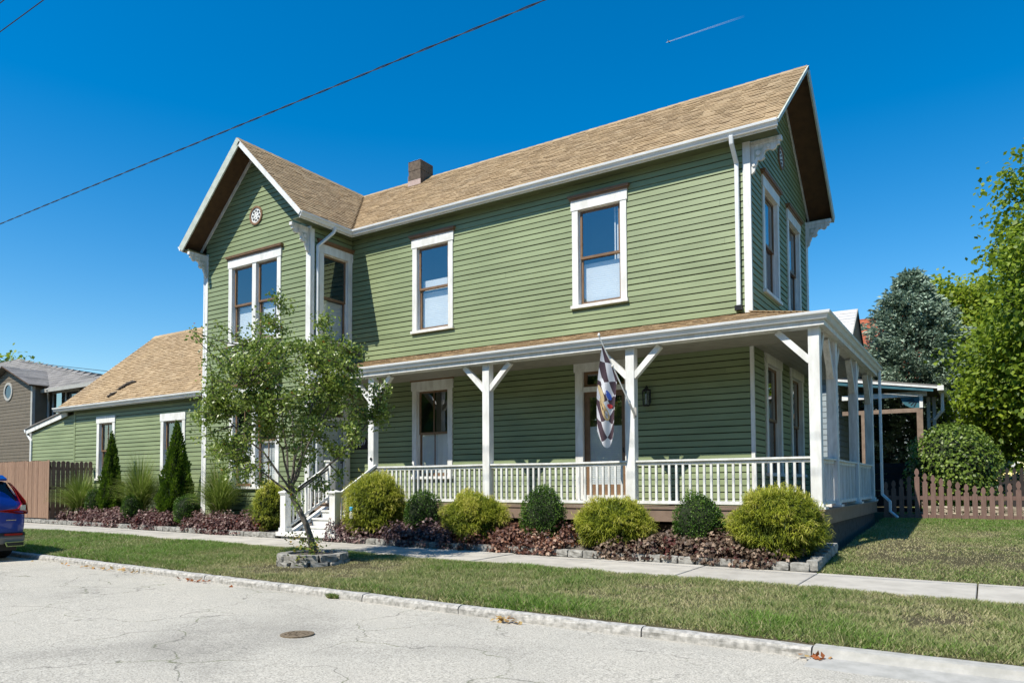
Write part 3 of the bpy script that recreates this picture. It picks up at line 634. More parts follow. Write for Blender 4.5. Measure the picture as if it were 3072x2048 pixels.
gutter((-L+OE, -PJ-OG-0.01, 7.655), (-L+OE, -OE-0.02, 7.655), (1, 0, 0), r3_, mitre1=-1)
gutter((-L-WW-OE-0.02, W, 7.655), (-L-WW-OE-0.02, -PJ-OG-0.03, 7.655), (-1, 0, 0), r4)
gutter((-L, W+OE+0.02, 7.655), (OG+0.01, W+OE+0.02, 7.655), (0, 1, 0), r2)
gutter((-24.65, -1.47, 3.44), (-L-WW-0.02, -1.47, 3.44), (0, -1, 0), r5)
mb = MB(); mb.box(-24.55, -L-WW, -1.465, -1.2, 3.28, 3.31); mb.build('soffit', M['eave'], r5)
mb = MB(); mb.box(-24.6, -L-WW, -1.47, -1.45, 3.28, 3.40); mb.build('fascia', M['white'], r5)
rake((-24.6, -1.46, 3.42), (-24.6, 2.3, 6.70), (-1, 0, 0), r5, M['white'], 0.16, 0.0)
# downspouts
def spout(path, parent, wd=0.085, name='downspout', mt=None):
    mb = MB()
    for p_, q_ in zip(path[:-1], path[1:]):
        p_, q_ = Vector(p_), Vector(q_); dd = (q_-p_).normalized()*0.015
        mb.beam(p_-dd, q_+dd, wd, wd*0.75, (0, 1, 0.02) if abs((q_-p_).normalized().z) > 0.5 else (0, 0, 1))
    mb.build(name, mt or M['gutter'], parent, bevel=0.012)
spout([(-0.24, -0.37, 7.54), (-0.24, -0.34, 7.40), (-0.22, -0.08, 7.08), (-0.22, -0.08, 4.16)], house)
mb = MB(); mb.box(-0.29, -0.15, -0.14, -0.03, 4.07, 4.17); mb.build('spout_shoe', M['black'], house)
spout([(-L+0.37, -1.0, 7.54), (-L+0.33, -1.02, 7.42), (-L+0.09, -1.36, 7.0), (-L+0.09, -1.36, 0.3)], house)
spout([(0.0, W+OE+0.06, 7.54), (0.0, W+OE+0.05, 7.12), (0.0, W+0.09, 6.95), (0.0, W+0.09, 4.1)], house)
spout([(-L-WW-0.1, -PJ-OG+0.5, 7.5), (-L-WW-0.06, -PJ-0.02, 7.15), (-L-WW-0.06, -PJ-0.02, -0.2)], house)
# scroll-sawn brackets under the gable overhangs
bp = [(0.0, 0.0), (0.58, 0.0), (0.58, -0.075), (0.52, -0.085), (0.50, -0.14), (0.44, -0.17), (0.37, -0.13), (0.30, -0.15), (0.27, -0.22), (0.285, -0.28), (0.22, -0.33), (0.15, -0.31), (0.13, -0.38), (0.10, -0.44), (0.085, -0.52), (0.03, -0.57), (0.0, -0.55)]
bin_ = [(0.09, -0.09), (0.27, -0.09), (0.21, -0.16), (0.19, -0.25), (0.13, -0.24), (0.09, -0.30)]
def bracket(base, out, side):
    o, s_ = Vector(out), Vector(side); b_ = Vector(base)
    mb = MB(); mb.prism(bp, lambda a, c, d: b_+o*a+Vector((0, 0, c))+s_*d, -0.035, 0.035)
    mb.prism([(0, 0.0), (0.62, 0.0), (0.62, 0.085), (0, 0.085)], lambda a, c, d: b_+o*a+Vector((0, 0, c))+s_*d, -0.05, 0.05)
    br = mb.build('bracket', M['oldwhite'], house)
    for sg in (-1, 1):
        mb = MB(); mb.prism(bin_, lambda a, c, d: b_+o*a+Vector((0, 0, c))+s_*d, sg*0.0355, sg*0.045); mb.build('scroll_inset', M['rake'], br)
    mb = MB()
    for k_, (ca, cc, rr_) in enumerate(((0.17, -0.17, 0.05), (0.36, -0.07, 0.035), (0.07, -0.40, 0.03))):
        mb.prism([(ca+rr_*math.cos(j*math.pi/5), cc+rr_*math.sin(j*math.pi/5)) for j in range(10)], lambda a, c, d: b_+o*a+Vector((0, 0, c))+s_*d, -0.06, 0.06)
    mb.build('rosette_knob', M['oldwhite'], br)
for sy in (0.04, W-0.04): bracket((0.03, sy, 7.40), (1, 0, 0), (0, 1, 0))
for sx in (-L-WW+0.04, -L-0.04): bracket((sx, -PJ-0.03, 7.36), (0, -1, 0), (1, 0, 0))
# round gable vents
def rosette(F_, s, z, r):
    mb = MB(); k = 24; ring = lambda rr_: [(s+rr_*math.cos(2*math.pi*j/k), z+rr_*math.sin(2*math.pi*j/k)) for j in range(k)]
    fn = lambda a, c, d: F_(a, c, d); n0 = len(mb.v)
    o_, i_ = ring(r), ring(r*0.80)
    for d in (0.0, 0.055): mb.v += [tuple(fn(*q, d)) for q in o_]+[tuple(fn(*q, d)) for q in i_]
    for j in range(k):
        j2 = (j+1) % k; mb.f += [(2*k+j, 2*k+j2, 3*k+j2, 3*k+j), (j, j2, 2*k+j2, 2*k+j), (k+j2, k+j, 3*k+j, 3*k+j2)]
    v_ = mb.build('gable_vent', M['brown'], house)
    mb = MB(); mb.prism(i_, fn, 0.0, 0.033); mb.build('vent_back', M['white'], v_)
    mb = MB()
    for j in range(8):
        a = j*math.pi/4; c_, s_ = math.cos(a), math.sin(a); rr_ = r*0.5
        mb.prism([(s+rr_*c_+r*0.13*math.cos(q*math.pi/4), z+rr_*s_+r*0.13*math.sin(q*math.pi/4)) for q in range(8)], fn, 0.033, 0.038)
        a += math.pi/8; c_, s_ = math.cos(a), math.sin(a); rr_ = r*0.22 if j % 2 else r*0.7
        mb.prism([(s+rr_*c_+r*0.06*math.cos(q*math.pi/3), z+rr_*s_+r*0.06*math.sin(q*math.pi/3)) for q in range(6)], fn, 0.033, 0.038)
    mb.build('vent_hole', M['black'], v_)
rosette(FWF, -13.34, 8.24, 0.27); rosette(FG, 2.74, 8.2, 0.27)
# chimney
mb = MB(); cx0, cx1, cy0, cy1 = -11.06, -10.57, 2.34, 2.95
ch = empty('chimney', (0, 0, 0), house); ch.location = Vector((-10.8, 2.6, 9.8))-house.location
for k_ in range(5):
    z0 = 9.2+0.29*k_; jt = 0.006*(k_ % 2); mb = MB(); mb.box(cx0+jt, cx1-jt, cy0+jt, cy1-jt, z0, z0+0.28); mb.build('block', M['block'], ch)
mb = MB(); mb.box(cx0+0.012, cx1-0.012, cy0+0.012, cy1-0.012, 9.1, 10.63); mb.build('mortar', M['found'], ch)
mb = MB(); mb.hexa([(cx0-0.01, cy0-0.01, 10.65), (cx1+0.01, cy0-0.01, 10.65), (cx1+0.01, cy1+0.01, 10.65), (cx0-0.01, cy1+0.01, 10.65), (cx0+0.12, cy0+0.14, 10.74), (cx1-0.12, cy0+0.14, 10.74), (cx1-0.12, cy1-0.14, 10.74), (cx0+0.12, cy1-0.14, 10.74)]); mb.build('chimney_cap', M['flashing'], ch)
mb = MB(); mb.box(cx0-0.012, cx1+0.012, cy0-0.012, cy0-0.002, 9.7, 10.05); mb.box(cx0-0.012, cx0-0.002, cy0, cy1+0.01, 9.7, 10.22); mb.build('flashing', M['flashing'], ch)
# lean-to at the far left end
mb = MB(); mb.prism([(-26.95, -0.4), (-23.8, -0.4), (-23.8, 3.28), (-26.95, 2.72)], lambda a, c, d: (a, d, c), -1.17, -1.05); mb.box(-26.95, -26.85, -1.05, 2.0, -0.4, 2.7)
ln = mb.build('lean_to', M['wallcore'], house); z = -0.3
while z < 3.1:
    zt = min(z+HB, 3.2); sl_ = lambda zz: max(-26.95, -26.95+(zz-2.72)/(0.56)*3.15)
    mb = MB(); Fr((0, -1.17, 0), (1, 0, 0), (0, -1, 0)).hx(mb, sl_(z+0.018), -23.8, sl_(zt), -23.8, z+0.018, zt, 0.03, 0.02, 0.0); mb.build('siding_board', M['siding'], ln); z += HB
mb = MB(); mb.hexa([(-27.25, -1.28, 2.62), (-24.2, -1.28, 3.16), (-24.2, -1.24, 3.16), (-27.25, -1.24, 2.62), (-27.25, -1.28, 2.80), (-24.2, -1.28, 3.34), (-24.2, -1.24, 3.34), (-27.25, -1.24, 2.80)]); mb.build('rake_board', M['white'], ln)
mb = MB(); mb.hexa([(-27.3, -1.32, 2.80), (-23.6, -1.32, 3.455), (-23.6, 2.0, 3.455), (-27.3, 2.0, 2.80), (-27.3, -1.32, 2.84), (-23.6, -1.32, 3.495), (-23.6, 2.0, 3.495), (-27.3, 2.0, 2.84)]); mb.build('roof', M['gshingle'], ln)
gutter((-27.27, -1.30, 2.80), (-27.27, 2.0, 2.80), (-1, 0, 0), ln)
spout([(-27.33, -1.2, 2.7), (-27.3, -1.2, 2.6), (-26.95, -1.22, 2.35), (-26.95, -1.22, -0.3)], ln)

# ------------------------------------------------------------------ porch
PRY = 5.78                                     # rear end of the side porch
mb = MB()
mb.box(-L+0.02, RX+0.05, -DY-0.06, -0.03, DK-0.035, DK); mb.box(0.03, RX+0.05, -0.03, PRY, DK-0.035, DK)
porch = mb.build('porch', M['deck'], house)
mb = MB(); mb.box(-8.75, RX+0.03, -DY-0.04, -DY, DK-0.27, DK-0.036); mb.box(RX-0.01, RX+0.03, -DY, PRY-0.02, DK-0.27, DK-0.036); mb.box(0.05, RX-0.01, PRY-0.06, PRY-0.02, DK-0.27, DK-0.036); mb.box(-L, -8.75, -DY-0.03, -DY, DK-0.2, DK-0.036); mb.build('rim_board', M['deck'], porch)
mb = MB(); mb.box(RX-0.12, RX-0.02, -DY+0.1, PRY-0.1, -1.0, DK-0.27); mb.box(-8.7, RX-0.12, -DY+0.28, -DY+0.36, -1.0, -0.21); mb.build('foundation', M['found'], porch)
def post(x, y, base=False, mt='white'):
    h = 0.186; mb = MB(); mb.box(x, x+h, y, y+h, DK, 3.31); p_ = mb.build('post', M[mt], porch, bevel=0.006)
    if base: mb = MB(); mb.box(x-0.06, x+h+0.06, y-0.06, y+h+0.06, DK+0.002, DK+0.045); mb.box(x-0.02, x+h+0.02, y-0.02, y+h+0.02, DK+0.045, DK+0.10); mb.build('post_base', M['white'], porch)
    return p_
XP = [-9.14, -5.63, -2.13, 1.329]; YP = [-DY, 0.26, 2.95, 5.56]
for x in XP: post(x, -DY, x > 1)
for y in YP[1:]: post(1.329, y, True, 'oldwhite')
def brace(p, q, along):                        # knee brace in the plane of the beam
    mb = MB(); mb.beam(p, q, 0.11, 0.115, (0, 1, 0) if along == 'x' else (1, 0, 0)); mb.build('knee_brace', M['white'] if along == 'x' else M['oldwhite'], porch)
for x in XP:
    c = x+0.093; yb = -DY+0.075
    if x > -9.3: brace((c-0.07, yb, 2.72), (c-0.62, yb, 3.28), 'x')
    if x < 1: brace((c+0.07, yb, 2.72), (c+0.62, yb, 3.28), 'x')
for y in YP:
    xb = RX-0.095
    if y > -1: brace((xb, y+0.02, 2.62), (xb, y-0.52, 3.28), 'y')
    if y < 5: brace((xb, y+0.165, 2.62), (xb, y+0.68, 3.28), 'y')
# beam, ceiling, roof of the porch
mb = MB(); mb.box(-L+0.05, RX+0.0, -DY-0.0, -DY+0.17, 3.30, 3.415); mb.build('beam', M['white'], porch)
mb = MB(); mb.box(RX-0.17, RX+0.002, -DY+0.17, PRY+0.1, 3.30, 3.415); mb.build('beam', M['oldwhite'], porch)
mb = MB(); mb.box(-L+0.05, RX+0.10, -DY-0.11, -DY-0.09, 3.305, 3.50); mb.box(RX+0.08, RX+0.10, -DY-0.09, PRY+0.12, 3.306, 3.50); mb.build('fascia', M['white'], porch)
mb = MB(); mb.box(-L+0.05, RX+0.08, -DY-0.09, -DY, 3.31, 3.33); mb.box(RX, RX+0.08, -DY, PRY+0.1, 3.31, 3.33); mb.build('soffit', M['white'], porch)
y = -DY+0.17
while y < -0.05:                               # ceiling boards
    mb = MB(); mb.box(-L+0.05, RX-0.17, y+0.003, min(y+0.135, -0.03), 3.335, 3.35); mb.build('ceiling_board', M['ceil'], porch); y += 0.138
x = 0.04
while x < RX-0.18:
    mb = MB(); mb.box(x+0.003, min(x+0.135, RX-0.17), 0.0, PRY+0.08, 3.335, 3.35); mb.build('ceiling_board', M['ceil'], porch); x += 0.138
GX, GY, ZPE, ZPW = RX+0.10, -DY-0.10, 3.505, 4.02
pr1 = roof('porch_roof', (-L+0.06, GY, ZPE), (GX, GY, ZPE), (-L+0.06, 0.0, ZPW), (0.0, 0.0, ZPW), house, M['shingle'], thick=0.05, slab=M['oldwhite'], seed=11)
pr2 = roof('porch_side_roof', (GX, GY, ZPE), (GX, PRY+0.13, ZPE), (0.0, 0.0, ZPW), (0.0, PRY+0.13, ZPW), house, M['shingle'], thick=0.05, slab=M['oldwhite'], seed=12)
mb = MB(); mb.beam((GX-0.03, GY+0.03, ZPE+0.02), (0.03, -0.03, ZPW+0.015), 0.16, 0.02); mb.build('hip_cap', M['shingle'], pr1)
gutter((-L+0.06, -DY-0.11, 3.53), (RX+0.10, -DY-0.11, 3.53), (0, -1, 0), pr1, mitre1=1, sc=1.0)
gutter((RX+0.10, -DY-0.11, 3.53), (RX+0.10, PRY+0.14, 3.53), (1, 0, 0), pr2, mitre0=-1)
spout([(RX+0.15, PRY+0.05, 3.42), (RX+0.15, PRY+0.05, 0.30), (RX+0.34, PRY-0.12, 0.12), (RX+0.34, PRY-0.14, -0.12), (RX+0.52, PRY-0.40, -0.25)], house, 0.066)
# railings
bal_me = {}
def balusters(a, b_, par, z0, z1, n, mt='white'):
    a, b_ = Vector(a), Vector(b_)
    key = (mt, round(z1-z0, 3))
    if key not in bal_me:
        m0 = MB(); m0.box(-0.021, 0.021, -0.021, 0.021, 0, z1-z0); bal_me[key] = m0.mesh('baluster', M[mt])
    for i_ in range(1, n+1):
        q = a+(b_-a)*(i_/(n+1)); o = bpy.data.objects.new('baluster', bal_me[key]); C.objects.link(o); o.parent = par; o.location = (q.x+random.uniform(-.004, .004), q.y, z0); o.rotation_euler = (0, 0, random.uniform(-.05, .05))
def railing(p, q, n, mt='white', sag=0.0):
    p, q = Vector(p), Vector(q); zt = DK+0.92; zb = DK+0.13; mid = (p+q)/2
    mb = MB()
    for a, c_, s0, s1 in ((p, mid, 0, sag), (mid, q, sag, 0)):
        mb.beam((a.x, a.y, zt-0.018-s0), (c_.x, c_.y, zt-0.018-s1), 0.125, 0.036); mb.beam((a.x, a.y, zt-0.066-s0), (c_.x, c_.y, zt-0.066-s1), 0.05, 0.06)
    mb.build('top_rail', M[mt], porch)
    mb = MB(); mb.beam((p.x, p.y, zb-0.035), (q.x, q.y, zb-0.035), 0.075, 0.06); mb.build('bottom_rail', M[mt], porch)
    balusters(p, q, porch, zb-0.006, zt-0.095, n, mt)
yr = -DY+0.09
railing((XP[0]+0.187, yr, 0), (XP[1]-0.001, yr, 0), 23, sag=0.008); railing((XP[1]+0.187, yr, 0), (XP[2]-0.001, yr, 0), 23, sag=0.012); railing((XP[2]+0.187, yr, 0), (XP[3]-0.001, yr, 0), 23)
xr = RX-0.09
for a, b_, n in ((-DY+0.187, YP[1]-0.001, 11), (YP[1]+0.187, YP[2]-0.001, 19), (YP[2]+0.187, YP[3]-0.001, 19)): railing((xr, a, 0), (xr, b_, 0), n, 'oldwhite', sag=0.01)
railing((1.32, PRY-0.1, 0), (0.05, PRY-0.1, 0), 8, 'oldwhite')
mb = MB(); mb.lathe((-9.02, -DY-0.012, 1.24), [(0.035, 0), (0.035, 0.012)], 12); me = mb.mesh('doorbell', M['black'])
db = link('camera_doorbell', me, porch); db.rotation_euler = (0, 0, 0)
me.transform(Matrix.Translation((-9.02, -DY-0.012, 1.24)) @ Matrix.Rotation(R(90), 4, 'X') @ Matrix.Translation((9.02, DY+0.012, -1.24)))

# ------------------------------------------------------------------ front steps
st = empty('porch_steps', (0, 0, 0), house); st.location = Vector((-9.7, -2.2, -0.7))-house.location
SX0, SX1 = -10.42, -8.95
for k_ in range(4):
    zt = DK-0.185*(k_+1)+0.01; yf = -DY-0.04-0.31*(k_+1)
    if k_ == 3: continue
    mb = MB(); mb.box(SX0-0.04, SX1+0.04, yf-0.03, yf+0.30, zt-0.04, zt); mb.build('tread', M['white'], st)
    mb = MB(); mb.box(SX0, SX1, yf, yf+0.02, zt-0.185, zt-0.04); mb.build('riser', M['white'], st)
mb = MB(); mb.box(SX0, SX1, -DY-0.05, -DY-0.031, DK-0.22, DK-0.036); mb.build('riser', M['timber'], st)
mb = MB(); mb.box(SX0-0.25, SX1+0.30, -2.98, -2.28, -0.63, -0.535); mb.build('landing_board', M['white'], st)
mb = MB(); mb.box(SX0-0.1, SX1+0.1, -2.94, -1.5, -0.80, -0.63); mb.build('landing_block', M['stone'], st)
for x in (SX0-0.14, SX1+0.09):
    mb = MB(); y0 = -2.86; mb.box(x-0.09, x+0.09, y0, y0+0.18, -0.535, 0.40); mb.box(x-0.115, x+0.115, y0-0.025, y0+0.205, -0.535, -0.44)
    mb.box(x-0.105, x+0.105, y0-0.015, y0+0.195, 0.36, 0.39); mb.box(x-0.125, x+0.125, y0-0.035, y0+0.215, 0.40, 0.43)
    mb.hexa([(x-0.125, y0-0.035, 0.43), (x+0.125, y0-0.035, 0.43), (x+0.125, y0+0.215, 0.43), (x-0.125, y0+0.215, 0.43), (x-0.02, y0+0.07, 0.475), (x+0.02, y0+0.07, 0.475), (x+0.02, y0+0.11, 0.475), (x-0.02, y0+0.11, 0.475)])
    mb.build('newel_post', M['white'], st)
    mb = MB(); a = Vector((x, y0+0.18, 0.32)); b_ = Vector((x, -DY, 1.05)); mb.beam(a, b_, 0.10, 0.05, (1, 0, 0)); mb.beam(a+Vector((0, 0, -0.04)), b_+Vector((0, 0, -0.04)), 0.045, 0.05, (1, 0, 0)); mb.build('handrail', M['white'], st)
    c_, d_ = Vector((x, y0+0.18, -0.42)), Vector((x, -DY, 0.26)); mb = MB(); mb.beam(c_, d_, 0.05, 0.07, (1, 0, 0)); mb.build('bottom_rail', M['white'], st)
    for i_ in range(1, 9):
        f_ = i_/9; p_ = c_+(d_-c_)*f_; q_ = a+(b_-a)*f_; mb = MB(); mb.beam(p_, q_, 0.04, 0.04, (0, 1, 0)); mb.build('baluster', M['white'], st)
    mb = MB(); mb.beam((x, y0+0.2, -0.62), (x, -DY-0.06, 0.02), 0.04, 0.24, (1, 0, 0)); mb.build('stringer', M['white'], st)
mb = MB(); mb.box(SX0-0.23, SX0-0.05, -DY+0.0, -DY+0.18, DK, 1.2); mb.box(SX0-0.26, SX0-0.02, -DY-0.03, -DY+0.21, 1.2, 1.24); mb.build('newel_post', M['white'], porch)

# ------------------------------------------------------------------ small things on the porch
wl = empty('wall_lantern', (-2.21, -0.1, 2.45)); tag(wl, 'black wall lantern with clear panes mounted right of the porch door', 'lantern')
lx, ly = -2.21, -0.14
mb = MB(); mb.box(lx-0.06, lx+0.06, -0.05, -0.026, 2.32, 2.62); mb.build('back_plate', M['black'], wl)
mb = MB(); mb.tube([(lx, -0.04, 2.62), (lx, -0.10, 2.70), (lx, ly, 2.69), (lx, ly, 2.64)], 0.012, 6); mb.build('arm', M['black'], wl)
mb = MB(); mb.lathe((lx, ly, 2.25), [(0.07, 0), (0.085, 0.02), (0.07, 0.035)], 6); mb.build('base', M['black'], wl)
mb = MB(); mb.lathe((lx, ly, 2.57), [(0.105, 0), (0.085, 0.03), (0.03, 0.075), (0.012, 0.09)], 6); mb.build('cap', M['black'], wl)
for j in range(6):
    a = j*math.pi/3; mb = MB(); mb.tube([(lx+0.075*math.cos(a), ly+0.075*math.sin(a), 2.28), (lx+0.088*math.cos(a), ly+0.088*math.sin(a), 2.575)], 0.008, 4); mb.build('corner_bar', M['black'], wl)
mb = MB(); mb.lathe((lx, ly, 2.285), [(0.068, 0), (0.08, 0.285)], 6); mb.build('lantern_glass', M['glass'], wl)
mb = MB(); mb.lathe((lx, ly, 2.285), [(0.02, 0), (0.02, 0.12), (0.012, 0.15), (0.022, 0.2), (0.005, 0.24)], 8); mb.build('bulb', M['blind'], wl)
def text_mesh(s, size, fn, m, name, parent):
    cu = bpy.data.curves.new('txt', 'FONT'); cu.body = s; cu.size = size; cu.align_x = 'CENTER'; cu.align_y = 'CENTER'; cu.resolution_u = 3
    o = bpy.data.objects.new('txt', cu); C.objects.link(o); dg = bpy.context.evaluated_depsgraph_get(); me = bpy.data.meshes.new_from_object(o.evaluated_get(dg)); bpy.data.objects.remove(o)
    for v in me.vertices: v.co = fn(v.co.x, v.co.y)
    me.materials.clear(); me.materials.append(m); return link(name, me, parent)
hn = empty('house_number_sign', (-10.72, -0.03, 1.75)); tag(hn, 'black arched house number plaque on the wall left of the first porch post', 'sign')
mb = MB(); cs = [(-10.72-0.24, 1.58), (-10.72+0.24, 1.58), (-10.72+0.24, 1.80)]+[(-10.72+0.24*math.cos(a), 1.80+0.14*math.sin(a)) for a in [j*math.pi/10 for j in range(1, 10)]]+[(-10.72-0.24, 1.80)]
mb.prism(cs, lambda a, c, d: FL(a, c, d), 0.026, 0.045); mb.build('plaque', M['black'], hn)
text_mesh('2207', 0.19, lambda a, c: FL(-10.72+a, 1.76+c, 0.048), M['white'], 'numerals', hn)
# flag on the post
fl = empty('porch_flag', (-1.98, -DY, 2.0)); tag(fl, 'black and white chequered racing flag hanging from a pole on the porch post', 'flag')
p0 = Vector((-1.93, -DY-0.05, 1.98)); p1 = Vector((-2.35, -2.13, 3.44))
mb = MB(); mb.tube([p0, p1], 0.013, 8); mb.build('pole', M['white'], fl)
mb = MB(); mb.tube([p0-(p1-p0).normalized()*0.05, p0+(p1-p0).normalized()*0.22], 0.022, 8); mb.box(p0.x-0.035, p0.x+0.035, -DY-0.012, -DY-0.001, 1.90, 2.10); mb.build('pole_bracket', M['greytrim'], fl)
mb = MB(); mb.lathe((p1.x, p1.y, p1.z), [(0.012, -0.01), (0.028, 0.02), (0.022, 0.05), (0.004, 0.07)], 8); mb.build('finial', M['white'], fl)
mb = MB(); rp = p0+(p1-p0)*0.62; mb.lathe(rp, [(0.024, -0.02), (0.03, 0), (0.024, 0.02)], 8); mb.build('clip_ring', M['white'], fl)
def cloth(u, v, off=0.0):
    A = p1+(p0-p1)*(0.10+0.42*u)
    bx = -2.49+0.29*u+0.02*math.sin(5*u); bz = 1.62-0.30*math.sin(math.pi*u)**0.8-0.06*u; B_ = Vector((bx, -1.98+0.22*u, bz))
    bulge = math.sin(math.pi*v)
    q = A+(B_-A)*v; fo = math.sin(u*9+v*1.5)*0.035*(0.25+v)*(1-0.3*v)
    q.x += -0.04*bulge*(1-u)+0.0*bulge*u; q.y += fo-off-0.04*bulge; return q
nu, nv = 22, 44; V = []; UV = []
for j in range(nv+1):
    for i_ in range(nu+1): V.append(cloth(i_/nu, j/nv)); UV.append((i_/nu, j/nv))
F = [(j*(nu+1)+i_, j*(nu+1)+i_+1, (j+1)*(nu+1)+i_+1, (j+1)*(nu+1)+i_) for j in range(nv) for i_ in range(nu)]
me = bpy.data.meshes.new('cloth'); me.from_pydata(V, [], F); uvl = me.uv_layers.new(name='UVMap')
for lp in me.loops: uvl.data[lp.index].uv = UV[lp.vertex_index]
me.polygons.foreach_set('use_smooth', [True]*len(F))
m, t, b = nodes('chequered_cloth'); uvn = N(t, 'ShaderNodeTexCoord'); sx_ = N(t, 'ShaderNodeSeparateXYZ'); t.links.new(uvn.outputs['UV'], sx_.inputs[0])
def mth(op, a, c):
    n_ = N(t, 'ShaderNodeMath', operation=op)
    for s_, v_ in ((n_.inputs[0], a), (n_.inputs[1], c)):
        if hasattr(v_, 'is_output'): t.links.new(v_, s_)
        else: s_.default_value = v_
    return n_.outputs[0]
ua = mth('MULTIPLY', sx_.outputs[0], 1.45); va = mth('MULTIPLY', sx_.outputs[1], 4.6)
cx_ = N(t, 'ShaderNodeCombineXYZ'); t.links.new(mth('ADD', mth('ADD', ua, va), 0.13), cx_.inputs[0]); t.links.new(mth('ADD', mth('SUBTRACT', ua, va), 10.2), cx_.inputs[1]); cx_.inputs[2].default_value = 0.5
ck = N(t, 'ShaderNodeTexChecker'); ck.inputs['Scale'].default_value = 1.0; ck.inputs['Color1'].default_value = (0.78, 0.77, 0.80, 1); ck.inputs['Color2'].default_value = (0.085, 0.05, 0.065, 1)
t.links.new(cx_.outputs[0], ck.inputs['Vector']); t.links.new(ck.outputs[0], b.inputs['Base Color']); b.inputs['Roughness'].default_value = 0.7
tr = N(t, 'ShaderNodeBsdfTranslucent'); t.links.new(ck.outputs[0], tr.inputs[0]); mx = N(t, 'ShaderNodeMixShader'); mx.inputs[0].default_value = 0.25
t.links.new(b.outputs[0], mx.inputs[1]); t.links.new(tr.outputs[0], mx.inputs[2]); t.links.new(mx.outputs[0], t.nodes['Material Output'].inputs[0])
me.materials.append(m); link('cloth', me, fl)
def patch(name, cu, cv, ru, rv, col, rot=0.0, off=0.006, n=20, shape='e'):
    if name not in M: M[name] = paint(name, col, col, 3, 0.7, bmp=0)
    k = n; V = [cloth(cu, cv, off)]
    for j in range(k):
        a = 2*math.pi*j/k; x_, y_ = ru*math.cos(a), rv*math.sin(a)
        if shape == 'w': x_ *= 0.55+0.45*abs(math.cos(3*a))
        c_, s_ = math.cos(rot), math.sin(rot); V.append(cloth(cu+x_*c_-y_*s_*0.25, cv+x_*s_*0.25+y_*c_, off))
    mm = MB(); mm.v = [tuple(q) for q in V]; mm.f = [(0, 1+j, 1+(j+1) % k) for j in range(k)]; mm.build('emblem', M[name], fl)
patch('tan_emblem', 0.42, 0.60, 0.33, 0.085, (0.55, 0.40, 0.20), 0.5); patch('gold_wheel', 0.22, 0.47, 0.20, 0.05, (0.62, 0.48, 0.26), 0.2)
patch('blue_emblem', 0.62, 0.38, 0.17, 0.045, (0.05, 0.12, 0.5), 0.2, 0.008); patch('red_emblem', 0.72, 0.50, 0.15, 0.03, (0.6, 0.05, 0.05), 0.0, 0.009); patch('white_wing', 0.30, 0.36, 0.22, 0.06, (0.8, 0.8, 0.82), 0.3, 0.007, 24, 'w')
text_mesh('SPEEDWAY', 0.16, lambda a, c: cloth(0.42+a*0.62-c*0.25, 0.60+a*0.07-c*0.30, 0.012), M['black'], 'emblem_text', fl)
# twigs on the low roof
for P_, lab in (([(-21.61, -1.18, 3.66), (-21.47, -1.09, 3.74), (-21.39, -0.99, 3.83)], 'short dark clump of dead twigs on the low tan roof'), ([(-21.51, -0.86, 3.95), (-21.39, -0.76, 4.03), (-21.33, -0.65, 4.13), (-21.14, -0.57, 4.20), (-20.96, -0.56, 4.20)], 'longer dark dead branch higher up on the low tan roof')):
    P_ = [Vector(q)+Vector((0, -0.02, 0.04)) for q in P_]
    o = empty('roof_debris', P_[0]); tag(o, lab, 'twigs', 'debris on the low roof'); mb = MB(); mb.tube(P_, [0.035]+[0.06]*(len(P_)-2)+[0.015], 6)
    for q in range(12):
        a = random.choice(P_[:-1]); mb.tube([a, a+Vector((random.uniform(-.16, .16), random.uniform(-.1, .03), random.uniform(-.05, .07)))], [0.025, 0.005], 5)
    mb.build('branch', M['found'], o)

# ------------------------------------------------------------------ fences
bf = empty('board_fence', (-24, -2.7, -0.5)); tag(bf, 'brown stained board fence beside the blue car with a shaded side leading to the house', 'fence')
def zt_(x, y): return float(ground_z(np.array([x]), np.array([y]))[0])
x = -22.33; k_ = 0
while x > -31:
    wd = 0.135+random.uniform(-0.01, 0.01); mb = MB(); zt = 1.46+random.uniform(-0.015, 0.015)+0.004*(-22.3-x); dd = random.uniform(-0.006, 0.006)
    mb.prism([(x-wd, -0.46), (x, -0.46), (x, zt-0.03), (x-0.03, zt), (x-wd+0.03, zt), (x-wd, zt-0.03)], lambda a, c, d: (a, d, c), -2.72+dd, -2.70+dd); mb.build('board', M['fence'], bf); x -= wd+random.uniform(0.001, 0.007)
mb = MB()
for z_ in (-0.2, 0.5, 1.2): mb.box(-31, -22.34, -2.69, -2.65, z_, z_+0.09)
mb.build('rail', M['fence'], bf)
y = -2.62
while y < -1.3:
    mb = MB(); zt = 1.44+random.uniform(-0.02, 0.02); mb.prism([(y, -0.46), (y+0.125, -0.46), (y+0.125, zt-0.04), (y+0.09, zt), (y+0.035, zt), (y, zt-0.04)], lambda a, c, d: (d, a, c), -22.37, -22.35); mb.build('board', M['picket'], bf); y += 0.15  # side boards: their shade is put into the darker stain
mb = MB()
for z_ in (-0.2, 0.5, 1.15): mb.box(-22.42, -22.375, -2.64, -1.25, z_, z_+0.09)
mb.box(-22.45, -22.34, -2.71, -2.64, -0.5, 1.42); mb.build('rail', M['picket'], bf)
pf = empty('picket_fence', (3, 6, -0.3)); tag(pf, 'dark brown scalloped picket fence running right from the side porch', 'fence')
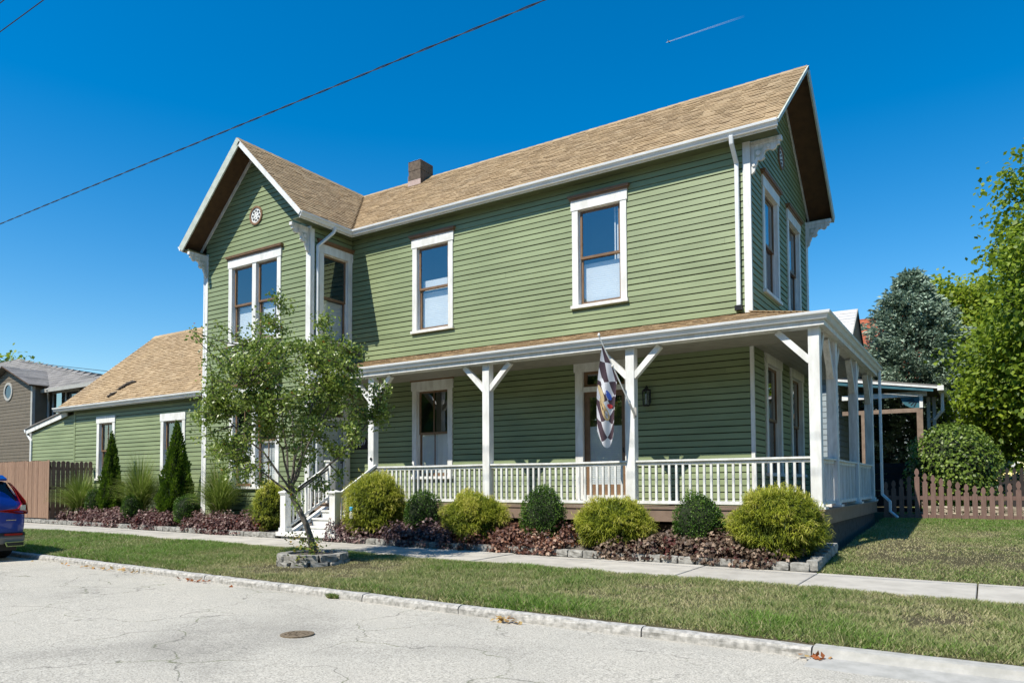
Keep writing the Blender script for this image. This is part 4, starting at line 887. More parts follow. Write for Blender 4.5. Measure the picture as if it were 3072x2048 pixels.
def picket(x, y, z0, zt, par, mt, w_=0.108, th=0.02):
    h = w_/2; pr = [(x-h, z0), (x+h, z0), (x+h, zt-0.22), (x+h*0.45, zt-0.20), (x+h*0.55, zt-0.165), (x+h*0.92, zt-0.13), (x+h*0.85, zt-0.07), (x+h*0.45, zt-0.02), (x, zt), (x-h*0.45, zt-0.02), (x-h*0.85, zt-0.07), (x-h*0.92, zt-0.13), (x-h*0.55, zt-0.165), (x-h*0.45, zt-0.20), (x-h, zt-0.22)]
    mb = MB(); mb.prism(pr, lambda a, c, d: (a, d, c), y-th, y); mb.build('picket', mt, par)
tops = {0: 0.95, 1: 0.83, 2: 0.78, 3: 0.70, 4: 0.66, 5: 0.61, 6: 0.56, 7: 0.52, 8: 0.48, 9: 0.49, 10: 0.53, 11: 0.57, 12: 0.62, 13: 0.69, 14: 0.76, 15: 0.84, 16: 0.9}
for k_ in range(-4, 32):
    x = 2.43+0.174*k_; z0 = -0.30-0.045*max(0, k_)*0.174*1.2
    tp = tops.get(k_, {-1: 0.76, -2: 0.70, -3: 0.66, -4: 0.62}.get(k_, 0.5+0.4*abs(math.sin((k_-8)*0.2)))); picket(x, 6.0, z0, tp, pf, M['picket'])
mb = MB(); mb.box(1.66, 8, 6.001, 6.04, 0.165, 0.26); mb.build('rail', M['picket'], pf)
mb = MB(); mb.box(1.66, 8, 6.001, 6.04, -0.38, -0.20); mb.build('rail', M['picket'], pf)
df = empty('dark_picket_fence', (5, 13, -0.2)); tag(df, 'nearly black picket fence in the shade beyond the round shrub', 'fence')
for k_ in range(26): picket(3.3+0.19*k_, 13.0, -0.3, 1.05, df, M['blackfence'], 0.11)
mb = MB(); mb.box(3.2, 8.2, 13.001, 13.04, 0.55, 0.65); mb.box(3.2, 8.2, 13.001, 13.04, -0.1, 0.0); mb.build('rail', M['blackfence'], df)
yg = empty('backyard_gate', (2.0, 9.0, -0.3)); tag(yg, 'dark slatted gate deep in shade behind the side porch', 'gate')
for k_ in range(9): mb = MB(); mb.box(0.2, 2.3, 8.98, 9.0, -0.25+0.16*k_, -0.25+0.16*k_+0.13); mb.build('slat', M['blackfence'], yg)
for gp in (0.15, 2.2): mb = MB(); mb.box(gp, gp+0.12, 9.0, 9.1, -0.3, 1.25); mb.build('gate_post', M['blackfence'], yg)

# ------------------------------------------------------------------ stone edging
BME = [rough_box(0.29, 0.17, 0.125, 0.007, 90+j) for j in range(6)]
for me in BME: me.materials.append(M['stone'])
def block(par, x, y, z, rz, sc=1.0, scz=1.0):
    o = bpy.data.objects.new('block', random.choice(BME)); C.objects.link(o); o.parent = par
    o.location = Vector((x, y, z))-par.location; o.rotation_euler = (0, 0, rz+random.choice((0, math.pi))+random.uniform(-.03, .03)); o.scale = (sc*random.uniform(.95, 1.02), sc, scz)
def edging(name, x0, x1, label):
    e = empty(name, ((x0+x1)/2, -2.9, -0.7)); tag(e, label, 'edging', 'stone edging of the beds'); x = x0
    while x < x1:
        y_ = float(swfar(x))+0.11; z_ = -0.775+float(slope(x))+0.075
        block(e, x, y_, z_, 0); block(e, x+0.14, y_+0.02, z_+0.115, 0) if name == 'x' else None; x += 0.30
    return e
edging('bed_edging', -31.0, -10.75, 'low grey block edging of the bed left of the steps')
e2 = edging('bed_edging', -8.45, 1.45, 'low grey block edging of the bed in front of the porch')
for j in range(6): block(e2, 1.63, -2.86+0.3*j, -0.68+0.03*j, R(90), 1.0, 1.3)
TB = Vector((-6.16, -5.85, -0.60))
RC_X, RC_Y = -6.10, -5.91
ring = empty('tree_ring', (RC_X, RC_Y, -0.80)); tag(ring, 'round two-course planter of grey blocks at the foot of the young tree', 'planter')
RC = Vector((-6.10, -5.91, 0)); rr_ = 0.53
for c_ in range(2):
    n_ = 11
    for j in range(n_):
        a = 2*math.pi*(j+0.5*c_)/n_; block(ring, RC.x+(rr_-0.02*c_)*math.cos(a), RC.y+(rr_-0.02*c_)*math.sin(a), -0.785+0.125*c_, a+math.pi/2, 1.02, 1.0)
mb = MB(); mb.lathe((RC.x, RC.y, -0.75), [(0.5, 0), (0.48, 0.10), (0.3, 0.13), (0.01, 0.135)], 24); so_ = mb.build('planter_soil', M['soil'], ring, smooth=True)
lowwall = empty('low_stone_wall', (3.3, 7.0, -0.2)); tag(lowwall, 'low tan stone wall seen through the picket fence', 'wall')
M['tanstone'] = paint('tan_stone', (0.42, 0.36, 0.27), (0.28, 0.24, 0.18), 9, 0.95, bmp=0.6, rnd=0.2)
TBE = [rough_box(0.34, 0.2, 0.15, 0.012, 190+j) for j in range(4)]
for me in TBE: me.materials.append(M['tanstone'])
for c_ in range(2):
    for j in range(12):
        o = bpy.data.objects.new('stone', random.choice(TBE)); C.objects.link(o); o.parent = lowwall; o.location = Vector((2.5+0.35*j+0.17*c_, 6.9, -0.24+0.15*c_))-lowwall.location

# ------------------------------------------------------------------ vegetation
M['grass'] = leafmat('lawn_grass', [(0.0, (0.47, 0.42, 0.23)), (0.28, (0.34, 0.33, 0.15)), (0.5, (0.23, 0.265, 0.09)), (0.78, (0.15, 0.22, 0.048)), (1.0, (0.145, 0.265, 0.035))], 0.3, 0.6)
def grassfield(name, x0, x1, y0f, y1f, dens, label, zf, lush, hmin=0.03, hmax=0.115, wd=0.006, parent=None):
    A = (x1-x0); n = int(A*3.4*dens); x = RNG.uniform(x0, x1, n); lo, hi = y0f(x), y1f(x); y = lo+(hi-lo)*RNG.random(n)
    gr = lush(x, y); keep = RNG.random(n) < 0.14+0.86*np.clip(gr*1.7, 0, 1); x, y, gr, lo, hi = x[keep], y[keep], gr[keep], lo[keep], hi[keep]; n = len(x)
    z = zf(x, y)-0.01; edge = np.clip(np.minimum(y-lo, hi-y)/0.12, 0.7, 1)
    h = (hmin+(hmax-hmin)*np.clip(gr, 0, 1)*RNG.uniform(0.5, 1.2, n))*edge; a = RNG.uniform(0, 2*np.pi, n); ln = RNG.uniform(0.3, 1.5, n)*h
    a2 = RNG.uniform(0, 2*np.pi, n); w_ = wd*RNG.uniform(0.6, 1.5, n)*(1+0.5*gr)
    P = np.stack([x, y, z], -1); tip = P+np.stack([np.cos(a)*ln, np.sin(a)*ln, h], -1); sd = np.stack([np.cos(a2), np.sin(a2), 0*a2], -1)*w_[:, None]
    V = np.stack([P-sd, P+sd, tip], 1).reshape(-1, 3); F = np.arange(3*n).reshape(-1, 3)
    tint = np.clip(gr+RNG.normal(0, 0.2, n), 0, 1); tint = np.where(RNG.random(n) < 0.15, tint*0.25, tint)
    o = np_mesh(name, V, F, M['grass'], parent, np.repeat(tint, 3)); tag(o, label, 'grass', kind='stuff'); return o
def bl(x, y, cx, cy, rx, ry): return np.exp(-((x-cx)/rx)**2-((y-cy)/ry)**2)
def lush_park(x, y):
    b_ = 0.62*vnoise(x, y, 0.9)+0.42*vnoise(x+7, y, 3.2)+0.25*vnoise(x, y+5, 8)-0.25
    b_ = b_+np.interp(x, [-40, -22, -18, -10, -8, -6, -4, 6], [0.12, 0.12, 0.36, 0.36, 0.10, -0.12, 0.0, 0.03])
    b_ += 0.35*bl(x, y, -5.2, -4.9, 2.2, 0.5)+0.4*bl(x, y, -0.6, -7.5, 0.9, 0.45)+0.55*bl(x, y, 2.15, -7.3, 0.8, 0.6)+0.22*bl(x, y, -2.2, -4.9, 1.2, 0.3)+0.2*bl(x, y, 4, -5.4, 1.5, 0.3)
    d = y-kerb_y(x); b_ -= 0.35*np.clip(1-d/0.35, 0, 1)*(RNG.random(len(x)) > 0.2)*np.where(x < -9, 0.4, 1); return np.clip(b_, 0, 1)
pz = lambda x, y: ground_z(x, y)
out = lambda x, y: np.hypot(x-RC.x, y-RC.y) > 0.58
grassfield('verge_grass', -11, 7.5, lambda x: kerb_y(x)+0.17, lambda x: swnear(x)+0.05, 4200, 'patchy dry and green grass verge between kerb and sidewalk', pz, lambda x, y: lush_park(x, y)*out(x, y))
grassfield('verge_grass', -40, -11, lambda x: kerb_y(x)+0.15, lambda x: swnear(x)+0.05, 2000, 'greener far end of the grass verge beside the parked car', pz, lush_park, wd=0.009)
def lush_lawn(x, y): return np.clip(0.7*vnoise(x, y, 0.8)+0.42*vnoise(x+3, y, 2.6)+0.22*vnoise(x, y+4, 8)-0.13+np.interp(y, [-3, -1, 2, 6], [-0.12, -0.05, 0.12, 0.25]), 0, 1)
grassfield('lawn_grass', 1.70, 12, lambda x: swfar(x)-0.03, lambda x: 0*x+6.0, 6200, 'sloping side lawn right of the porch', pz, lush_lawn, 0.03, 0.065, 0.007)
grassfield('yard_grass', 1.7, 14, lambda x: 0*x+6.1, lambda x: 0*x+16.0, 2600, 'back yard grass behind the picket fence', pz, lush_lawn, 0.03, 0.06, 0.012)
grassfield('kerb_weeds', -3.6, -3.45, lambda x: kerb_y(x)-0.05, lambda x: kerb_y(x)+0.04, 900, 'small weed tuft growing out of the kerb joint', lambda x, y: 0*x-0.94, lambda x, y: 0*x+0.75, 0.06, 0.14, 0.008)

def core_blob(name, c, rad, par, m, seed=0, fl=0.3):
    bm = bmesh.new(); bmesh.ops.create_icosphere(bm, subdivisions=3, radius=1); rs = random.Random(seed)
    for v in bm.verts:
        k = 1+0.1*math.sin(5*v.co.x+seed)+0.08*math.sin(7*v.co.y+2*seed); z = v.co.z
        v.co = Vector((c[0]+v.co.x*rad[0]*k, c[1]+v.co.y*rad[1]*k, c[2]+(z if z > 0 else z)*rad[2]))
    me = bpy.data.meshes.new(name); bm.to_mesh(me); bm.free(); me.materials.append(m); return link(name, me, par)
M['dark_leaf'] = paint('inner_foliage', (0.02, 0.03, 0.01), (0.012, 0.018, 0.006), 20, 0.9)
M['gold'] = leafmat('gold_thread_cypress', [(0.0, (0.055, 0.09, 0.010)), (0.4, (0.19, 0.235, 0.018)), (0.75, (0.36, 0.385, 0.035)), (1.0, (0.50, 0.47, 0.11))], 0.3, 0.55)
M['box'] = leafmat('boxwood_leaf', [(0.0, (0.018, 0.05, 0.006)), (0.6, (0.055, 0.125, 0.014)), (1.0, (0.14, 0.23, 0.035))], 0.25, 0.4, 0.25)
M['arb'] = leafmat('arborvitae_leaf', [(0.0, (0.03, 0.07, 0.006)), (0.6, (0.085, 0.155, 0.010)), (1.0, (0.16, 0.24, 0.02))], 0.3, 0.5)
M['reed'] = leafmat('ornamental_grass_blade', [(0.0, (0.08, 0.13, 0.018)), (0.6, (0.19, 0.26, 0.045)), (0.88, (0.30, 0.35, 0.09)), (1.0, (0.50, 0.46, 0.25))], 0.35, 0.45)
def sph(n, zmin=-1.0):
    v = RNG.normal(0, 1, (n*3, 3)); v = unit(v); v = v[v[:, 2] > zmin][:n]; return v
def lumps(d, seed, amp=0.09):
    return 1+amp*(np.sin(4.3*d[:, 0]+seed)*np.cos(3.7*d[:, 1]+2*seed)+0.7*np.sin(7*d[:, 2]+5*d[:, 0]+seed)+0.5*np.sin(11*d[:, 1]-9*d[:, 2]+3*seed))
def cypress(x, y, z, w_, h, label, seed):
    o = empty('gold_cypress', (x, y, z)); tag(o, label, 'shrub', 'golden thread cypress shrubs'); c = np.array([x, y, z+h*0.42]); w_ = w_*0.93; rad = np.array([w_/2, w_/2*0.92, h*0.59])
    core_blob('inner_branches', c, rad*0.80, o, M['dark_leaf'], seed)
    n = int(3000*w_*w_*0.9)+900; d = sph(n, -0.80); k_ = 4; r_ = lumps(d, seed, 0.105)*RNG.uniform(0.80, 1.04, n)*(1+0.12*(RNG.random(n) < 0.03))*(1+0.05*np.sin(d[:, 0]*19+seed)*np.sin(d[:, 1]*17)*np.sin(d[:, 2]*21+seed)); P = c+d*rad*r_[:, None]
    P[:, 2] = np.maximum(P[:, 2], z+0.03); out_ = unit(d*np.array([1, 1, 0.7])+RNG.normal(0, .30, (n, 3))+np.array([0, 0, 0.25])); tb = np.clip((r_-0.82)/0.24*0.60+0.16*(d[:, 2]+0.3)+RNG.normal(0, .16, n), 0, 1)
    PP = np.repeat(P, k_, 0)+RNG.normal(0, .018, (n*k_, 3)); OO = unit(np.repeat(out_, k_, 0)+RNG.normal(0, .55, (n*k_, 3))); ln = RNG.uniform(0.045, 0.10, n*k_)[:, None]
    p1_ = PP+OO*ln*0.6; p2_ = p1_+unit(OO*0.7+np.array([0, 0, -0.8])+RNG.normal(0, .25, (n*k_, 3)))*ln*0.55
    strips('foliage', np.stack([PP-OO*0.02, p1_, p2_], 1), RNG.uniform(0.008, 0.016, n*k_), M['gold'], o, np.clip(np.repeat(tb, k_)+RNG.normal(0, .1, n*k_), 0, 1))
def boxwood(x, y, z, w_, h, label, seed, peak=0.0):
    o = empty('boxwood', (x, y, z)); tag(o, label, 'shrub', 'dark clipped boxwoods'); c = np.array([x, y, z+h*0.46]); rad = np.array([w_/2, w_/2, h*0.56])
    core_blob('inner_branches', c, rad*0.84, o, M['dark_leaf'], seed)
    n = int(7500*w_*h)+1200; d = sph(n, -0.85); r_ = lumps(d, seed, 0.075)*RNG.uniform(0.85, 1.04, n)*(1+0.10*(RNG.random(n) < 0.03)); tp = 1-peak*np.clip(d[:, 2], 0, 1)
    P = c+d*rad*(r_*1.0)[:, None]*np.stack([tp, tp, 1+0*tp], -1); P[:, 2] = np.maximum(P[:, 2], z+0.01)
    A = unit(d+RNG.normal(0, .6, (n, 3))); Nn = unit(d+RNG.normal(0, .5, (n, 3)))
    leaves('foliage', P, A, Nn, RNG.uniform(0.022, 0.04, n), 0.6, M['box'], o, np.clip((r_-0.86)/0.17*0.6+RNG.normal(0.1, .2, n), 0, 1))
def arborvitae(x, y, z, w_, h, label, seed):
    o = empty('arborvitae', (x, y, z)); tag(o, label, 'shrub', 'narrow conical evergreens'); prof = lambda t_: np.where(t_ < 0.12, 0.72+2.3*t_, np.clip(1.0-((t_-0.12)/0.88)**1.25, 0.02, 1))
    mb = MB(); mb.lathe((x, y, z), [(0.38*w_*float(prof(np.array(t_)))*0.95+0.01, h*t_*0.96) for t_ in np.linspace(0, 1, 12)], 14); mb.build('inner_branches', M['dark_leaf'], o)
    n = int(9000*w_*h)//2; t_ = 1-np.sqrt(RNG.random(n))*0.985; t_ = np.clip(t_, 0, 1); a = RNG.uniform(0, 2*np.pi, n)
    lob = 1+0.17*np.sin(a*5+t_*9+seed)+0.12*np.sin(a*8-16*t_)+0.08*np.sin(31*t_+3*a); r_ = w_/2*prof(t_)*lob*RNG.uniform(0.80, 1.05, n)
    P = np.stack([x+np.cos(a)*r_, y+np.sin(a)*r_, z+t_*h*0.97], -1); rd_ = np.stack([np.cos(a), np.sin(a), 0*a], -1)
    A = unit(rd_*0.5+np.array([0, 0, 1.0])+RNG.normal(0, .3, (n, 3))); Nn = unit(np.cross(rd_, A)+RNG.normal(0, .5, (n, 3)))
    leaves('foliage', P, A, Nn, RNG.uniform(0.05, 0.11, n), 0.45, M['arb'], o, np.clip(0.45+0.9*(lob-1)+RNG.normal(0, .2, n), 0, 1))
def reedgrass(x, y, z, w_, h, label, seed):
    o = empty('ornamental_grass', (x, y, z)); tag(o, label, 'grass clump', 'tall ornamental grass clumps'); n = 1500; a = RNG.uniform(0, 2*np.pi, n); k = 7
    rr0 = RNG.uniform(0, 0.14, n); lean = RNG.uniform(0.12, 1.0, n)**0.7*w_*0.62; hh = h*RNG.uniform(0.55, 1.08, n)*(1-0.30*(lean/(w_*0.62))); t_ = np.linspace(0, 1, k)[None]
    rad = rr0[:, None]+lean[:, None]*t_**1.5*1.15; zz = hh[:, None]*(t_*1.45-0.50*t_**2.4*(0.45+1.1*(lean/(w_*.62))[:, None])); zz = zz/0.97
    wob = RNG.normal(0, .03, (n, 1))*t_; pth = np.stack([x+np.cos(a)[:, None]*rad+wob, y+np.sin(a)[:, None]*rad, z+zz], -1)
    sd = np.stack([-np.sin(a), np.cos(a), 0.3*RNG.normal(0, 1, n)], -1); strips('blades', pth, RNG.uniform(0.014, 0.028, n), M['reed'], o, np.clip(RNG.normal(.48, .24, n), 0, 1), unit(sd))
    n = 120; a = RNG.uniform(0, 2*np.pi, n); rr0 = RNG.uniform(0.05, 0.25, n)*w_; t_ = np.linspace(0, 1, 4)[None]; pth = np.stack([x+np.cos(a)[:, None]*(rr0[:, None]+0.25*t_), y+np.sin(a)[:, None]*(rr0[:, None]+0.25*t_), z+0.42*np.sin(np.pi*(0.2+0.75*t_))*RNG.uniform(.5, 1, (n, 1))], -1)
    strips('dry_blades', pth, RNG.uniform(0.012, 0.02, n), M['reed'], o, np.clip(RNG.normal(.93, .08, n), 0, 1))
ZB = -0.53
cypress(-11.62, -2.35, ZB, 1.0, 1.17, 'golden cypress left of the white steps', 1)
cypress(-7.97, -2.35, ZB, 1.5, 1.36, 'tallest golden cypress just right of the white steps', 2)
cypress(-5.16, -2.35, ZB, 1.42, 0.91, 'golden cypress below the second porch post', 3)
cypress(-1.93, -2.35, ZB, 1.50, 0.82, 'lowest and widest golden cypress below the flag post', 4)
cypress(0.97, -2.35, ZB-0.03, 1.58, 1.03, 'biggest golden cypress at the right porch corner', 5)
boxwood(-6.6, -2.3, ZB, 0.84, 0.96, 'dark boxwood between the two left golden cypresses', 1)
boxwood(-3.52, -2.3, ZB, 0.90, 1.05, 'egg-shaped dark boxwood in the middle of the porch bed', 2, 0.15)
boxwood(-0.38, -2.3, ZB, 0.85, 0.93, 'dark boxwood next to the biggest golden cypress', 3, 0.1)
boxwood(-20.55, -2.15, -0.42, 0.50, 0.9, 'small boxwood between the leftmost tall grass and the first conical evergreen', 4)
boxwood(-18.05, -2.35, -0.42, 0.52, 0.72, 'small boxwood at the foot of the middle tall grass', 5)
boxwood(-15.2, -2.35, -0.45, 0.70, 0.76, 'small round boxwood right of the taller conical evergreen', 6)
arborvitae(-20.02, -1.9, -0.42, 0.70, 2.86, 'conical evergreen in front of the leftmost window', 1)
arborvitae(-16.28, -2.0, -0.44, 0.92, 3.08, 'taller conical evergreen in front of the second low window', 2)
reedgrass(-21.45, -2.15, -0.42, 1.45, 1.55, 'leftmost tall grass clump against the dark fence side', 1)
reedgrass(-18.35, -1.9, -0.42, 1.40, 2.0, 'middle tall grass clump between the two conical evergreens', 2)
reedgrass(-14.1, -2.1, -0.45, 1.25, 1.85, 'right tall grass clump at the corner of the gabled wing', 3)
reedgrass(-12.6, -1.95, -0.45, 0.5, 0.75, 'small wispy grass below the paired ground floor window', 4)
# heuchera ground cover
def heuchera(name, x0, x1, depth, hgt, stops, label, n_per=520, seed=1, y0=None):
    M[name+str(seed)] = leafmat('coral_bells_leaf', stops, 0.25, 0.5)
    A0 = (x1-x0)*depth; nc = int(A0*23); cxs = RNG.uniform(x0+.1, x1-.1, nc); cv = RNG.random(nc); hs_ = hgt*RNG.uniform(.7, 1.1, nc); n = nc*int(n_per/6)
    ci = RNG.integers(0, nc, n); d = sph(n, -0.35); rr_ = RNG.uniform(.55, 1.0, n); rad = 0.23
    x = cxs[ci]+d[:, 0]*rad*rr_; y = swfar(x)+0.07+cv[ci]*(depth-0.12)+d[:, 1]*rad*rr_*1.05; base = -0.77+slope(x)+0.20*np.clip(cv[ci]*1.5, 0, 1)
    z = base+0.03+np.clip(d[:, 2], 0, 1)*hs_[ci]*rr_+RNG.normal(0, .012, n)
    c = np.stack([x, y, z], -1); Nn = unit(d*np.array([.8, .8, .5])+RNG.normal(0, .42, (n, 3))+np.array([0, -.25, .45]))
    A = unit(np.cross(Nn, RNG.normal(0, 1, (n, 3)))); B = np.cross(Nn, A); s = RNG.uniform(0.022, 0.048, n)
    k = 9; V = [c]
    for j in range(k):
        a = 2*np.pi*j/k; r_ = (1.0 if j % 2 == 0 else 0.62)*(0.5 if j == k-1 else 1); V.append(c+(A*math.cos(a)+B*math.sin(a))*(s*r_)[:, None]+Nn*(s*(0.30 if j % 2 else 0.05))[:, None])
    V = np.stack(V, 1).reshape(-1, 3); i_ = np.arange(n)[:, None]*(k+1); F = np.concatenate([i_+np.array([0, 1+j, 1+(j+1) % k]) for j in range(k)], 0)
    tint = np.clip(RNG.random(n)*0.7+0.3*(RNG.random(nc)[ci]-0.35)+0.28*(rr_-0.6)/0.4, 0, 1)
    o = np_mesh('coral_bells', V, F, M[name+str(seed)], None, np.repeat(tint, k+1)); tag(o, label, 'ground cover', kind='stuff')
dk = [(0.0, (0.05, 0.012, 0.012)), (0.45, (0.075, 0.04, 0.042)), (0.8, (0.19, 0.12, 0.115)), (1.0, (0.40, 0.29, 0.25))]
mv = [(0.0, (0.17, 0.03, 0.012)), (0.25, (0.055, 0.018, 0.018)), (0.6, (0.125, 0.062, 0.055)), (0.85, (0.24, 0.15, 0.125)), (1.0, (0.46, 0.35, 0.30))]
ru = [(0.0, (0.045, 0.012, 0.010)), (0.35, (0.085, 0.035, 0.025)), (0.65, (0.15, 0.075, 0.05)), (0.85, (0.27, 0.115, 0.06)), (1.0, (0.45, 0.32, 0.23))]
gr = [(0.0, (0.13, 0.022, 0.018)), (0.3, (0.06, 0.03, 0.022)), (0.6, (0.115, 0.08, 0.055)), (0.85, (0.22, 0.155, 0.105)), (1.0, (0.45, 0.33, 0.24))]
heuchera('hl', -21.9, -17.9, 0.75, 0.40, mv, 'mauve coral bells in front of the leftmost grass clump', seed=1)
heuchera('hl', -17.35, -15.55, 0.7, 0.40, mv, 'mauve coral bells in front of the middle grass clump', seed=2)
heuchera('hl', -14.9, -13.0, 0.7, 0.40, mv, 'mauve coral bells beside the small round boxwood', seed=3)
heuchera('hl', -13.2, -11.35, 0.7, 0.42, mv, 'mauve coral bells ending at the golden cypress left of the steps', seed=4)
heuchera('hr', -9.05, -8.15, 0.7, 0.50, dk, 'dark purple coral bells at the right foot of the steps', 700, seed=5)
heuchera('hr', -8.3, -5.3, 0.8, 0.40, dk, 'dark purple coral bells in the shade of the young tree', 700, seed=6)
heuchera('hr', -5.5, -2.62, 0.85, 0.38, ru, 'rusty orange coral bells below the middle boxwood', 700, seed=7)
heuchera('hr', -2.32, 1.42, 0.8, 0.36, gr, 'grey-green and rust coral bells at the right end of the bed', 700, seed=8)
M['gravel'] = M['soil']

# --- trees
def limb_path(a, b_, n, bend, rs):
    a, b_ = Vector(a), Vector(b_); d = b_-a; o = Vector((rs.uniform(-1, 1), rs.uniform(-1, 1), rs.uniform(-.4, .6))).normalized()*d.length*bend
    return [a+d*(i_/n)+o*math.sin(math.pi*i_/n)+Vector((rs.uniform(-1, 1), rs.uniform(-1, 1), rs.uniform(-1, 1)))*d.length*0.012 for i_ in range(n+1)]
M['tree_leaf'] = leafmat('young_tree_leaf', [(0.0, (0.045, 0.09, 0.012)), (0.5, (0.16, 0.235, 0.035)), (0.85, (0.32, 0.39, 0.09)), (0.97, (0.44, 0.48, 0.18)), (1.0, (0.35, 0.10, 0.02))], 0.35, 0.35, 0.5)
rs = random.Random(11)
T = lambda r_, u_, f_: TB+Vector(rgt)*(r_*.87)+Vector((0, 0, u_*.88))+Vector(fwd)*(f_*.87)
yt = empty('young_tree', TB); tag(yt, 'young leaning ornamental tree with airy crown in the block planter', 'tree')
mb = MB(); tp_ = [T(0.0, -0.02, 0), T(-0.05, 0.25, 0), T(-0.15, 0.55, 0), T(-0.30, 0.85, 0.0), T(-0.42, 1.08, 0), T(-0.46, 1.30, 0)]
mb.tube(tp_, [0.075, 0.058, 0.052, 0.05, 0.050, 0.046], 10)
fork = tp_[-1]
ends = [T(-2.0, 2.9, -0.2), T(-1.45, 4.3, 0.4), T(-0.75, 5.0, -0.3), T(0.1, 4.6, 0.5), T(1.0, 3.9, -0.2), T(1.25, 2.9, 0.3), T(-0.9, 3.2, -1.3), T(-0.2, 3.3, 1.3), T(-1.75, 2.0, 0.2)]
skel = []; tw = []
for e in ends:
    p_ = limb_path(fork-Vector((0, 0, rs.uniform(0, .15))), e, 9, rs.uniform(.05, .12), rs); mb.tube(p_, [0.018*(1-i_/10)+0.005 for i_ in range(10)], 7); skel += p_[2:]
cc = T(-0.56, 3.08, 0)
for i_ in range(250):
    while True:
        d = Vector((rs.gauss(0, 1), rs.gauss(0, 1), rs.gauss(0, 1))).normalized(); rr2 = rs.uniform(0.35, 1.0)**0.6
        if d.z > -0.80: break
    sc_ = 1+0.16*math.sin(3*d.x+5*d.z)+0.15*math.sin(7*d.y-4*d.x+2*d.z)
    wz = 2.0 if d.z > 0 else 1.85; q = cc+Vector((d.x*1.70, d.y*1.5, d.z*wz*0.86))*rr2*sc_
    nb = min(skel, key=lambda s_: (s_-q).length+0.35*max(0, s_.z-q.z)); p_ = limb_path(nb, q, 5, 0.08, rs); mb.tube(p_, [0.013*(1-j/6)+0.003 for j in range(6)], 5, cap=False); tw.append(p_)
for sp in (T(-2.45, 4.45, -0.3), T(-2.35, 3.9, 0.2), T(1.5, 3.35, 0), T(1.45, 2.75, 0.2), T(-1.9, 1.6, 0), T(-1.6, 1.45, .2), T(-1.3, 1.55, -.3), T(-2.0, 1.9, -.2), T(0.35, 1.2, -0.5), T(-0.1, 0.95, -0.6), T(0.15, 1.35, -.3), T(0.5, 1.5, .2), T(-0.7, 5.15, -.2), T(-1.1, 4.9, .1), T(0.9, 4.1, 0)):
    nb = min(skel, key=lambda s_: (s_-sp).length); p_ = limb_path(nb, sp, 6, 0.06, rs); mb.tube(p_, [0.012*(1-j/7)+0.003 for j in range(7)], 5, cap=False); tw.append(p_[2:])
mb.build('trunk', M['bark'], yt, smooth=True)
P = []
for p_ in tw:
    for s_ in range(len(p_)-1):
        k_ = 6 if s_ < 1 else 26
        for j in range(k_):
            q = p_[s_].lerp(p_[s_+1], rs.random()); P.append(q+Vector((rs.gauss(0, .075), rs.gauss(0, .075), rs.gauss(0, .065))))
P = np.array([tuple(q) for q in P]); n = len(P); A = unit(RNG.normal(0, 1, (n, 3))+np.array([0, 0, -0.35])); Nn = unit(RNG.normal(0, .7, (n, 3))+np.array([0, 0, 0.8]))
tint = np.clip(RNG.normal(0.55, 0.2, n), 0, 0.95); tint[RNG.random(n) < 0.003] = 1.0
leaves('crown', P, A, Nn, RNG.uniform(0.048, 0.08, n), 0.64, M['tree_leaf'], yt, tint)
# weeds in the planter
M['weed'] = leafmat('planter_weed_leaf', [(0, (0.10, 0.17, 0.03)), (0.7, (0.24, 0.28, 0.06)), (1, (0.35, 0.22, 0.06))], 0.35)
wd = empty('planter_weeds', (TB.x, TB.y, -0.62)); tag(wd, 'yellow-green suckers sprouting round the young tree trunk', 'weeds')
n = 260; c = np.array([[-6.4, -5.85, -0.42], [-6.55, -6.0, -0.36], [-6.1, -5.9, -0.48], [-5.95, -6.05, -0.5], [-5.8, -6.45, -0.6]])[RNG.integers(0, 5, n)]
P = c+RNG.normal(0, 1, (n, 3))*np.array([.10, .10, .09]); leaves('leaves', P, RNG.normal(0, 1, (n, 3)), unit(RNG.normal(0, .5, (n, 3))+np.array([0, -.3, 1])), RNG.uniform(.04, .075, n), .7, M['weed'], wd, RNG.random(n))

def bigtree(name, base, h0, c, rad, ncl, per, lsz, m, label, seed, crad=0.5, dens=0.55, group='trees beyond the fence'):
    rs = random.Random(seed); o = empty(name, base); tag(o, label, 'tree', group); base, c = Vector(base), Vector(c); mb = MB()
    mb.tube(limb_path(base, (c.x, c.y, c.z-rad[2]*0.2), 8, 0.02, rs), [h0*(1-0.07*j) for j in range(9)], 10)
    P = []; Dn = []
    for i_ in range(ncl):
        d = Vector((rs.gauss(0, 1), rs.gauss(0, 1), rs.gauss(0, 1))).normalized(); r_ = rs.uniform(dens, 1.0); k = 1+0.13*math.sin(4*d.x+seed)+0.12*math.sin(6*d.z+3*d.y+seed)
        q = c+Vector((d.x*rad[0], d.y*rad[1], d.z*rad[2]))*r_*k
        if i_ % 9 == 0: mb.tube(limb_path((c.x, c.y, max(base.z+1.2, q.z-1.5-rs.random())), q, 5, 0.06, rs), [h0*0.28*(1-j/6)+0.01 for j in range(6)], 5, cap=False)
        for j in range(per):
            g_ = Vector((rs.gauss(0, crad), rs.gauss(0, crad), rs.gauss(0, crad*0.55))); P.append(q+g_); Dn.append(d)
    mb.build('trunk', M['bark'], o, smooth=True); P = np.array([tuple(q) for q in P]); n = len(P); Dn = np.array([tuple(q) for q in Dn])
    leaves('crown', P, unit(RNG.normal(0, .8, (n, 3))+np.array([0, 0, -0.4])), unit(RNG.normal(0, .6, (n, 3))+Dn*0.5+np.array([0, -0.2, 0.8])), RNG.uniform(lsz*0.75, lsz*1.25, n), 0.85, m, o, np.clip(RNG.normal(.5, .2, n), 0, 1)); return o
